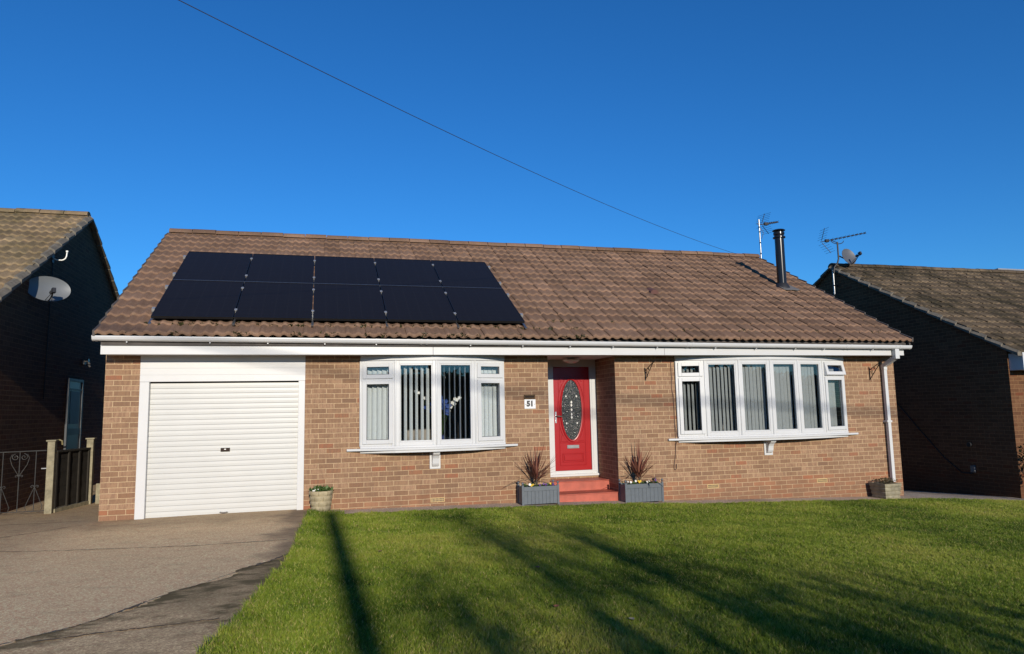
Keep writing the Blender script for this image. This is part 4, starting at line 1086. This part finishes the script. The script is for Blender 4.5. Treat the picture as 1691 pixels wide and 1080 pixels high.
# ================================================================== neighbours
def neighbour(name, x0, x1, side, ye, ze, yr, zr, ywall, zb_, brick, tile, seed, label):
    h = thing(name, ((x0+x1)/2, yr, zb_), label, 'house')
    s = (zr-ze)/(yr-ye); yb_ = 2*yr-ywall; zw = ze+(ywall-ye)*s-.06
    mb = MB(); mb.prism([(ywall, zb_), (yb_, zb_), (yb_, zw), (yr, zr-.07), (ywall, zw)], x0, x1, 0)
    mb.build('brick_wall', brick, h)
    rf = MB(); e2 = .03
    rf.prism([(ye, ze-.07), (ye, ze-.005), (yr, zr-.005), (2*yr-ye, ze-.005), (2*yr-ye, ze-.07), (yr, zr-.06)], x0-.02, x1+.02, 0)
    ro = rf.build('roof', DARKV, h)
    tiled('roof_tiles', x0-.05, x1+.05, (ye-.06, ze-.035), (yr, zr), tile, ro, seed=seed, jit=1.7)
    ridge_caps('ridge_tiles', x0-.03, x1+.03, yr, zr+.02, tile, ro, seed)
    for xi, sg in ((x0-.02, -1), (x1+.02, 1)):
      for back in (0, 1):
        mb = MB(); ns_ = 15
        for k in range(ns_):
            y0_ = ye-.06+(yr-ye+.06)*k/ns_; z0_ = ze-.035+(zr-ze+.035)*k/ns_; dy, dz = (yr-ye+.06)/ns_, (zr-ze+.035)/ns_
            j = random.uniform(-.006, .006); w0 = .085+random.uniform(-.006, .006); ya, yb2 = y0_-.018, y0_+dy+.006
            if back: ya, yb2 = 2*yr-ya, 2*yr-yb2
            V_ = []
            for yy, zz_, tp in ((ya, z0_, .050+j), (yb2, z0_+dz, .026+j)):
                V_ += [(xi-sg*.02, yy, zz_+tp), (xi+sg*.02, yy, zz_+tp-.004), (xi+sg*w0, yy, zz_+tp-.055), (xi+sg*w0, yy, zz_-.065), (xi-sg*.02, yy, zz_-.065)]
            mb.add(V_, [(q, (q+1) % 5, 5+(q+1) % 5, 5+q) for q in range(5)]+[(0, 1, 2, 3, 4), (9, 8, 7, 6, 5)])
        mb.build('verge', VERGE, ro)
    return h, ro, zw
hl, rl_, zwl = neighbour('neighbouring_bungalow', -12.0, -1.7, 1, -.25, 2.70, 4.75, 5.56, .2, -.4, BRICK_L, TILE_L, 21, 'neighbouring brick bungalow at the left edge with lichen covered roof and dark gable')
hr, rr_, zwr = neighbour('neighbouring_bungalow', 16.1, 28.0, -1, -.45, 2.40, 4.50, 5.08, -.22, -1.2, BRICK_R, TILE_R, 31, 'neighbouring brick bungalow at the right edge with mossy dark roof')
mb = MB(); mb.box(16.13, 27.9, -.52, -.49, 2.02, 2.37); mb.box(16.13, 16.15, -.49, -.225, 2.04, 2.36)
mb.build('fascia', UPVC2, hr); MB().box(16.13, 27.9, -.488, -.222, 2.03, 2.04).build('soffit', PAINT, hr)
mb = MB(); mb.box(-11.9, -1.75, -.30, -.28, 2.42, 2.64); mb.build('fascia', UPVC2, hl)
# back extension roof glimpsed at the far right
ex = MB(); ex.prism([(5.2, 4.6), (8.2, 4.6), (8.2, 5.25), (5.2, 5.40)], 22.6, 27, 0)
ex.build('rear_dormer', simple('pale_grey_cladding', (.22, .24, .28), .6), hr)
# left gable: side door
d = MB(); d.box(-1.715, -1.685, 4.10, 4.86, .08, 2.17)
sd = d.build('side_door', BLUEDOOR, hl)
MB().box(-1.684, -1.678, 4.22, 4.74, 1.35, 1.98).build('pane', simple('obscure_pane', (.07, .10, .16), .5, spec=.2), sd)
mb = MB(); frame_rect(mb, 0, 1, 0, 1, .01, 0, 0.01)
fr2 = MB(); fr2.box(-1.72, -1.665, 4.04, 4.10, .06, 2.22); fr2.box(-1.72, -1.665, 4.86, 4.92, .06, 2.22); fr2.box(-1.72, -1.665, 4.10, 4.86, 2.17, 2.22); fr2.box(-1.69, -1.672, 4.10, 4.86, 1.14, 1.26); fr2.box(-1.69, -1.672, 4.1, 4.86, 2.0, 2.03)
fr2.build('frame', simple('blue_grey_frame', (.045, .05, .06), .5), sd)

# satellite dish on the left gable
def dish(root, c, d, w_, h_, m, arm_to, depth=.07, back=None):
    d = Vector(d).normalized(); s = d.cross(Vector((0, 0, 1))).normalized(); u = s.cross(d).normalized(); c = Vector(c)
    vs = []; fs = []; n = 40; rings = 8
    for layer, dd in ((0, 0), (1, -.006)):
        for i in range(rings+1):
            r_ = i/rings
            for k in range(n):
                t = 2*math.pi*k/n; vs.append(c+s*(w_*r_*math.cos(t))+u*(h_*r_*math.sin(t))+d*(depth*(r_*r_-1)+dd))
    o_ = (rings+1)*n
    for i in range(rings):
        for k in range(n):
            q = (i*n+k, i*n+(k+1) % n, (i+1)*n+(k+1) % n, (i+1)*n+k); fs.append(q); fs.append(tuple(a+o_ for a in q[::-1]))
    for k in range(n): fs.append((rings*n+k, rings*n+(k+1) % n, o_+rings*n+(k+1) % n, o_+rings*n+k))
    mb = MB(); mb.add(vs, fs, True); mb.build('reflector_dish', m, root)
    low = c-u*h_*.98-d*.02; tip = c+d*arm_to-u*h_*.55
    mb = MB(); mb.tube([low, low.lerp(tip, .5)-u*.03, tip], .011, 8); mb.tube([low+s*.05, tip], .005, 6); mb.tube([low-s*.05, tip], .005, 6); mb.build('feed_arm', DARKP, root)
    M = Matrix((s, d, u)).transposed().to_4x4(); M.translation = tip
    mb = MB(); mb.box(-.025, .025, -.03, .05, -.03, .05, M); mb.lathe([(0, 0), (.032, 0), (.028, .05), (0, .05)], tip-d*.08+u*.01, 14, Matrix((s, u, -d)).transposed().to_4x4()); mb.build('receiver', DARKP, root)
    mb = MB(); mb.tube([c-d*(depth+.0), c-d*(depth+.10), back], .017, 8); mb.build('wall_mount', IRON, root)
dl = thing('satellite_dish', (-1.7, 2.9, 3.7), 'grey oval satellite dish on the dark gable of the left bungalow', 'satellite dish')
dish(dl, (-1.46, 2.10, 3.615), (.52, -.80, .14), .33, .215, DISHM, .26, .05, (-1.70, 2.30, 3.52))
hk = thing('mast_bracket', (-1.7, 2.95, 4.25), 'white J shaped mast bracket high on the dark left gable', 'bracket')
MB().box(-1.70, -1.685, 2.88, 2.98, 4.22, 4.42).build('wall_plate', IRON, hk)
MB().tube([(-1.69, 2.93, 4.30), (-1.63, 2.94, 4.275), (-1.56, 2.95, 4.275), (-1.53, 2.955, 4.285), (-1.505, 2.96, 4.31), (-1.49, 2.965, 4.35), (-1.485, 2.97, 4.43)], .013, 10).build('tube', simple('pale_tube', (.62, .62, .58), .4, .2), hk)
MB().lathe([(.012, 0), (.024, 0), (.024, .025), (.012, .025)], (-1.485, 2.97, 4.43), 16).build('collar', simple('pale_collar', (.62, .62, .58), .4, .2), hk)
IRON2 = simple('dark_iron', (.05, .05, .05), .5)
lg = thing('security_light', (-1.7, 4.9, 2.6), 'small security light on the dark gable above the side door', 'lamp')
MB().box(-1.70, -1.66, 4.86, 4.98, 2.54, 2.62).build('lamp_base', IRON2, lg); MB().box(-1.66, -1.60, 4.88, 4.98, 2.59, 2.65).build('lamp_head', simple('grey_lamp', (.05, .05, .05), .4), lg)
mb = MB(); mb.tube([(-1.60, 4.92, 2.57), (-1.57, 4.90, 2.54)], .02, 10); mb.tube([(-1.60, 4.95, 2.53), (-1.58, 4.96, 2.49)], .02, 10); mb.build('sensor', simple('grey_sensor', (.08, .08, .08), .4), lg)
tag(MB().tube([(-1.692, 2.93, 4.25), (-1.69, 2.94, 3.9), (-1.69, 2.90, 3.2), (-1.69, 2.88, 2.5), (-1.69, 2.86, 1.8)], .007, 6).build('wall_cable', DARKP), 'thin black cable running down the dark left gable behind the dish', 'cable')

# right neighbour: mast, aerial and dish at the gable top
mr = thing('television_aerial', (16.05, 4.35, 5.1), 'long television aerial on a mast at the gable of the right bungalow', 'aerial')
xm, ym = 15.98, 4.33
mb = MB(); mb.tube([(xm, ym, 4.30), (xm, ym, 4.95)], .022, 10); mb.build('lower_mast', GALV, mr)
mb = MB(); mb.tube([(xm, ym-.03, 4.86), (xm+.02, ym-.03, 5.02), (xm+.12, ym-.05, 5.14), (xm+.15, ym-.06, 5.25), (xm+.15, ym-.06, 5.70)], .021, 10); mb.build('mast', DARKP, mr)
mb = MB(); mb.box(xm-.03, xm+.12, ym-.03, ym+.03, 4.52, 4.55); mb.box(xm-.03, xm+.12, ym-.03, ym+.03, 4.90, 4.93); mb.build('wall_bracket', IRON, mr)
yagi(mr, (xm-.28, ym-.02, 5.70), (.96, -.10, .20), 1.30, .34, AER, 10, .075)
mb = MB(); mb.tube([(xm+.15, ym-.06, 5.68)]+[(xm+.15+.20*math.cos(t), ym-.06, 5.74-.09*math.sin(t)) for t in np.linspace(math.pi, 0, 10)], .010, 6); mb.build('clamp_arm', DARKP, mr)
dr2 = thing('satellite_dish', (16.2, 4.25, 5.2), 'grey satellite dish on the mast above the right bungalow ridge', 'satellite dish')
dish(dr2, (xm+.40, ym-.16, 5.30), (.04, -.92, .30), .215, .235, simple('dish_dark_grey', (.10, .105, .115), .4, .1, .08, 5), .34, .04, (xm+.15, ym-.06, 5.33))
mb = MB(); mb.tube([(16.085, 2.75, 1.55), (16.085, 2.62, 1.40), (16.085, 2.06, .82), (16.085, 1.47, .24), (16.085, 1.05, -.06), (16.085, .78, -.05)], .010, 6)
tag(mb.build('wall_cable', DARKP), 'black cable sloping down the dark gable of the right bungalow', 'cable')
tag(MB().tube([(16.088, 4.55, 5.0), (16.088, 4.45, 4.5), (16.088, 4.07, 3.6), (16.088, 4.0, 2.9)], .006, 6).build('wall_cable', DARKP), 'thin black cable running down from the aerial on the right gable', 'cable')
MB().lathe([(0, 0), (.05, 0), (.05, .05), (0, .05)], (16.1, .80, .54), 14, Matrix.Rotation(R(-90), 4, 'Y')).build('boiler_vent', DARKP, hr)
MB().box(16.06, 16.1, .72, .82, -.03, .11).build('meter_box', simple('grey_box', (.16, .16, .16), .6), hr, .004)
# bush
bu = thing('laurel_bush', (15.75, -.95, g(15.75)), 'dark leafy bush at the front corner of the right bungalow', 'bush')
pts = []
for _ in range(1500):
    dv = Vector((random.gauss(0, 1), random.gauss(0, 1), random.gauss(0, 1))).normalized()*(random.random()**.4)
    pts.append((15.86+dv.x*.38, -.95+dv.y*.38, .28+dv.z*.50+.05*math.sin(9*dv.x)))
leaves_mesh('foliage', pts, .075, LAUREL, bu, seed=12, asp=.45)
mb = MB()
for k in range(5): a = k*1.25; mb.tube([(15.86, -.95, g(15.8)-.02), (15.86+.12*math.cos(a), -.95+.12*math.sin(a), .1), (15.86+.22*math.cos(a), -.95+.22*math.sin(a), .5)], [.018, .013, .006], 6)
mb.build('stems', BARK, bu)

# ---------------------------------------------------------------- alley: posts, fence panel, iron gate
def post(x, y, h, label):
    t = thing('fence_post', (x, y, g(x)), label, 'post', 'square wooden posts in the side alley')
    MB().box(x-.05, x+.05, y-.05, y+.05, g(x)-.1, h).build('shaft', WOODP, t, .004)
    MB().prism([(x-.068, y-.068), (x+.068, y-.068), (x+.068, y+.068), (x-.068, y+.068)], h, h+.022).build('post_cap', WOODP, t, .004)
post(-1.0, 1.23, 1.11, 'weathered square wooden post carrying the wrought iron gate')
post(-.77, 2.31, 1.10, 'yellowish square wooden post at the far end of the low fence panel')
fpn = thing('low_fence', (-.88, 1.78, .06), 'low dark wooden fence panel between the two weathered posts', 'fence')
pA, pB = Vector((-.975, 1.29)), Vector((-.79, 2.26)); u2 = (pB-pA).normalized(); n2 = Vector((u2.y, -u2.x)); Lf = (pB-pA).length
Mf = Matrix(((u2.x, n2.x, 0, pA.x), (u2.y, n2.y, 0, pA.y), (0, 0, 1, 0), (0, 0, 0, 1)))
mb = MB()
for k in range(8):
    z0_ = .10+k*.105; mb.box(0, Lf, -.006+.004*(k % 2), .008+.004*(k % 2), z0_, z0_+.118, Mf)
mb.build('boards', WOODF, fpn)
mb = MB()
for x in (0.0, Lf*.34, Lf*.66, Lf-.04): mb.box(x, x+.04, .013, .035, .09, .93, Mf)
mb.build('battens', WOODF, fpn); MB().box(0, Lf, -.02, .04, .935, .965, Mf).build('top_rail', WOODF, fpn)
MB().box(-.01, Lf, -.035, .045, .03, .088, Mf).build('gravel_board', WOODP, fpn)
tag(MB().box(-.66, -.56, 2.30, 2.36, g(-.6), .36).build('timber_offcut', WOODP), 'short board leaning behind the far fence post', 'board')
gt = thing('iron_gate', (-1.37, 1.2, .05), 'grey wrought iron scroll gate across the left alley', 'gate')
yg = 1.22
mb = MB(); mb.tube([(-1.69, yg, .965), (-1.07, yg, .975)], .008, 6); mb.tube([(-1.69, yg, .075), (-1.06, yg, .075)], .006, 6)
for x in (-1.64, -1.42, -1.205): mb.tube([(x, yg, .075), (x, yg, .965)], .0065, 6)
mb.build('bars', IRON, gt)
mb = MB()
def gs(cx_, cz_, r0, a0, s, turns=1.4):
    mb.tube([(cx_+r0*(1-k/26)*math.cos(a0+s*k/22*turns*6.28), yg, cz_+r0*(1-k/26)*math.sin(a0+s*k/22*turns*6.28)) for k in range(23)], .0045, 5)
for s in (-1, 1):
    gs(-1.42+s*.055, .885, .052, R(90) if s > 0 else R(90), -s)
    mb.tube([(-1.42+s*.10, yg, .93), (-1.42+s*.128, yg, .87), (-1.42+s*.10, yg, .77), (-1.42, yg, .60)], .0045, 5)
    gs(-1.42+s*.035, .60, .022, R(180) if s > 0 else 0, -s, 1)
    for xx in (-1.64, -1.205):
        mb.tube([(xx, yg, .44), (xx+s*.07, yg, .26), (xx+s*.115, yg, .14), (xx+s*.10, yg, .09)], .0045, 5); gs(xx+s*.035, .44, .025, R(180) if s > 0 else 0, -s, 1)
mb.build('scrollwork', IRON, gt)
mb = MB(); mb.box(-1.12, -1.05, yg-.03, yg+.03, .70, .715); mb.build('latch', STEEL, gt)
tp = thing('garden_tap', (-1.68, 4.27, 1.0), 'small brass garden tap on the dark left gable', 'tap')
MB().tube([(-1.70, 3.55, 1.06), (-1.62, 3.55, 1.07), (-1.58, 3.55, 1.05), (-1.57, 3.55, .98)], .016, 8).build('spout', simple('dull_brass', (.45, .38, .2), .35, .7), tp)

# ---------------------------------------------------------------- fallen leaves
def dead_leaf(x, y, s, label, c):
    mb = MB(); r_ = random.Random(int(x*100)); a = r_.uniform(0, 6); z = g(x)+.034
    pts2 = [(0, 0), (.3, .35), (.7, .4), (1.05, .12), (1.2, 0), (1.05, -.16), (.7, -.38), (.3, -.3)]
    vs = []
    for px, py in pts2:
        vs.append((x+s*((px-.6)*math.cos(a)-py*math.sin(a)), y+s*((px-.6)*math.sin(a)+py*math.cos(a)), z+s*(.35*abs(py)+.25*(px-.6)**2)))
    vs.append((x, y, z)); n = len(pts2)
    mb.add(vs, [(i, (i+1) % n, n) for i in range(n)])
    mb.add([(v_[0], v_[1], v_[2]-.002) for v_ in vs], [((i+1) % n, i, n) for i in range(n)])
    tag(mb.build('dead_leaf', simple('dry_leaf', c, .7, var=.2, scale=40)), label, 'leaf')
dead_leaf(4.61, -6.10, .055, 'orange brown curled dead leaf on the near part of the lawn', (.36, .13, .05))
dead_leaf(4.87, -4.80, .05, 'brown dead leaf in the shaded middle of the lawn', (.20, .09, .04))
dead_leaf(5.72, -.75, .05, 'pale dry leaf at the lawn edge near the left grey trough', (.42, .32, .17))
dead_leaf(3.55, -3.6, .05, 'brown dead leaf on the lawn right of the long pole shadow', (.24, .13, .06))
dead_leaf(5.0, -6.55, .05, 'pale straw coloured leaf on the nearest shaded lawn', (.40, .33, .18))

# ================================================================== across the street, behind the camera (shadow casters and reflections)
tanE = math.tan(SUN_EL); sx_ = math.tan(SUN_AZ)
def src(x, y, ysrc): return x+(y-ysrc)*sx_
pxs = src(3.10, -.35, -24.5)
ut = thing('utility_pole', (pxs, -24.5, g(pxs)), 'brown wooden utility pole across the street', 'pole')
hp = (24.5-.35)*tanE+.0
MB().tube([(pxs, -24.5, -.2), (pxs, -24.5, hp)], [.135, .11], 14).build('shaft', BARK, ut)
ut2 = thing('utility_pole', (A2.x, A2.y, g(A2.x)), 'brown wooden utility pole carrying the overhead service wire', 'pole')
MB().tube([(A2.x, A2.y-.15, -.2), (A2.x, A2.y-.15, A2.z+.4)], [.15, .11], 14).build('shaft', BARK, ut2)
# heavy telephone cable along the street: its soft shadow lies over the facade
def shadow_at(xw, zw, ys): return (src(xw, 0, ys), ys, zw+(-ys)*tanE)
cab = [(-3.5, 3.3), (.5, 2.52), (2.7, 2.14), (4.2, 1.93), (5.8, 1.74), (8.3, 1.56), (10.5, 1.42), (12.5, 1.30), (16, 1.15)]
tag(MB().tube([shadow_at(a, b, -23.0) for a, b in cab], .030, 8).build('street_cable', DARKP), 'thick black cable strung along the street behind the viewer', 'cable')
def bare_tree(x, y, h, seed, label):
    r = random.Random(seed); t = thing('tree', (x, y, g(x)), label, 'tree', 'slender trees across the street')
    mb = MB(); mb.tube([(x, y, -.3), (x+r.uniform(-.05, .05), y, h*.5), (x+r.uniform(-.1, .1), y, h)], [.11, .08, .015], 8); mb.build('trunk', BARK, t)
    br_ = MB(); tips = []
    for k in range(26):
        z0_ = r.uniform(.18, .9)*h; a = r.uniform(0, 6.28); L = r.uniform(.35, .8)*(1-.4*z0_/h); e_ = (x+L*.5*math.cos(a), y+L*.5*math.sin(a), z0_+L*.9); br_.tube([(x, y, z0_), (x+L*.3*math.cos(a), y+L*.3*math.sin(a), z0_+L*.4), e_], [.025, .016, .006], 5); tips.append(e_)
    br_.build('branches', BARK, t)
    p = []
    for q in tips:
        for _ in range(62): p.append((q[0]+r.gauss(0, .19), q[1]+r.gauss(0, .2), q[2]+r.gauss(0, .30)))
    leaves_mesh('crown', p, .10, TREEL, t, seed=seed)
YT = -20.0
for i, (xs_, ytip, lb) in enumerate(((5.75, -1.9, 'tallest slender tree across the street'), (4.80, -1.5, 'slender tree left of the tallest one across the street'), (3.98, -4.3, 'short slender tree nearest the utility pole'), (7.0, -5.2, 'slender tree right of the tallest one across the street'), (7.75, -6.0, 'low slender tree at the right end of the row across the street'), (6.3, -4.6, 'slender tree just right of the tallest one across the street'), (5.25, -4.0, 'slender tree midway in the row across the street'))):
    h_ = (ytip-YT)*tanE; bare_tree(src(xs_, ytip, YT), YT+random.uniform(-.3, .3), h_, 50+i, lb)
hd = thing('reflection_hedge', (5, -42, 0), 'unseen, added hedge across the street', 'reflection_hedge')  # unseen foliage added to keep low window reflections dark
pts = np.c_[rng.uniform(-60, 70, 26000), rng.uniform(-43, -41.4, 26000), rng.uniform(-.3, 4.4, 26000)]
leaves_mesh('foliage', pts, .5, LAUREL, hd, seed=77)
MB().box(-60, 70, -43, -41.8, -.5, 4.2).build('hedge_core', simple('hedge_dark', (.012, .016, .008), .9), hd)
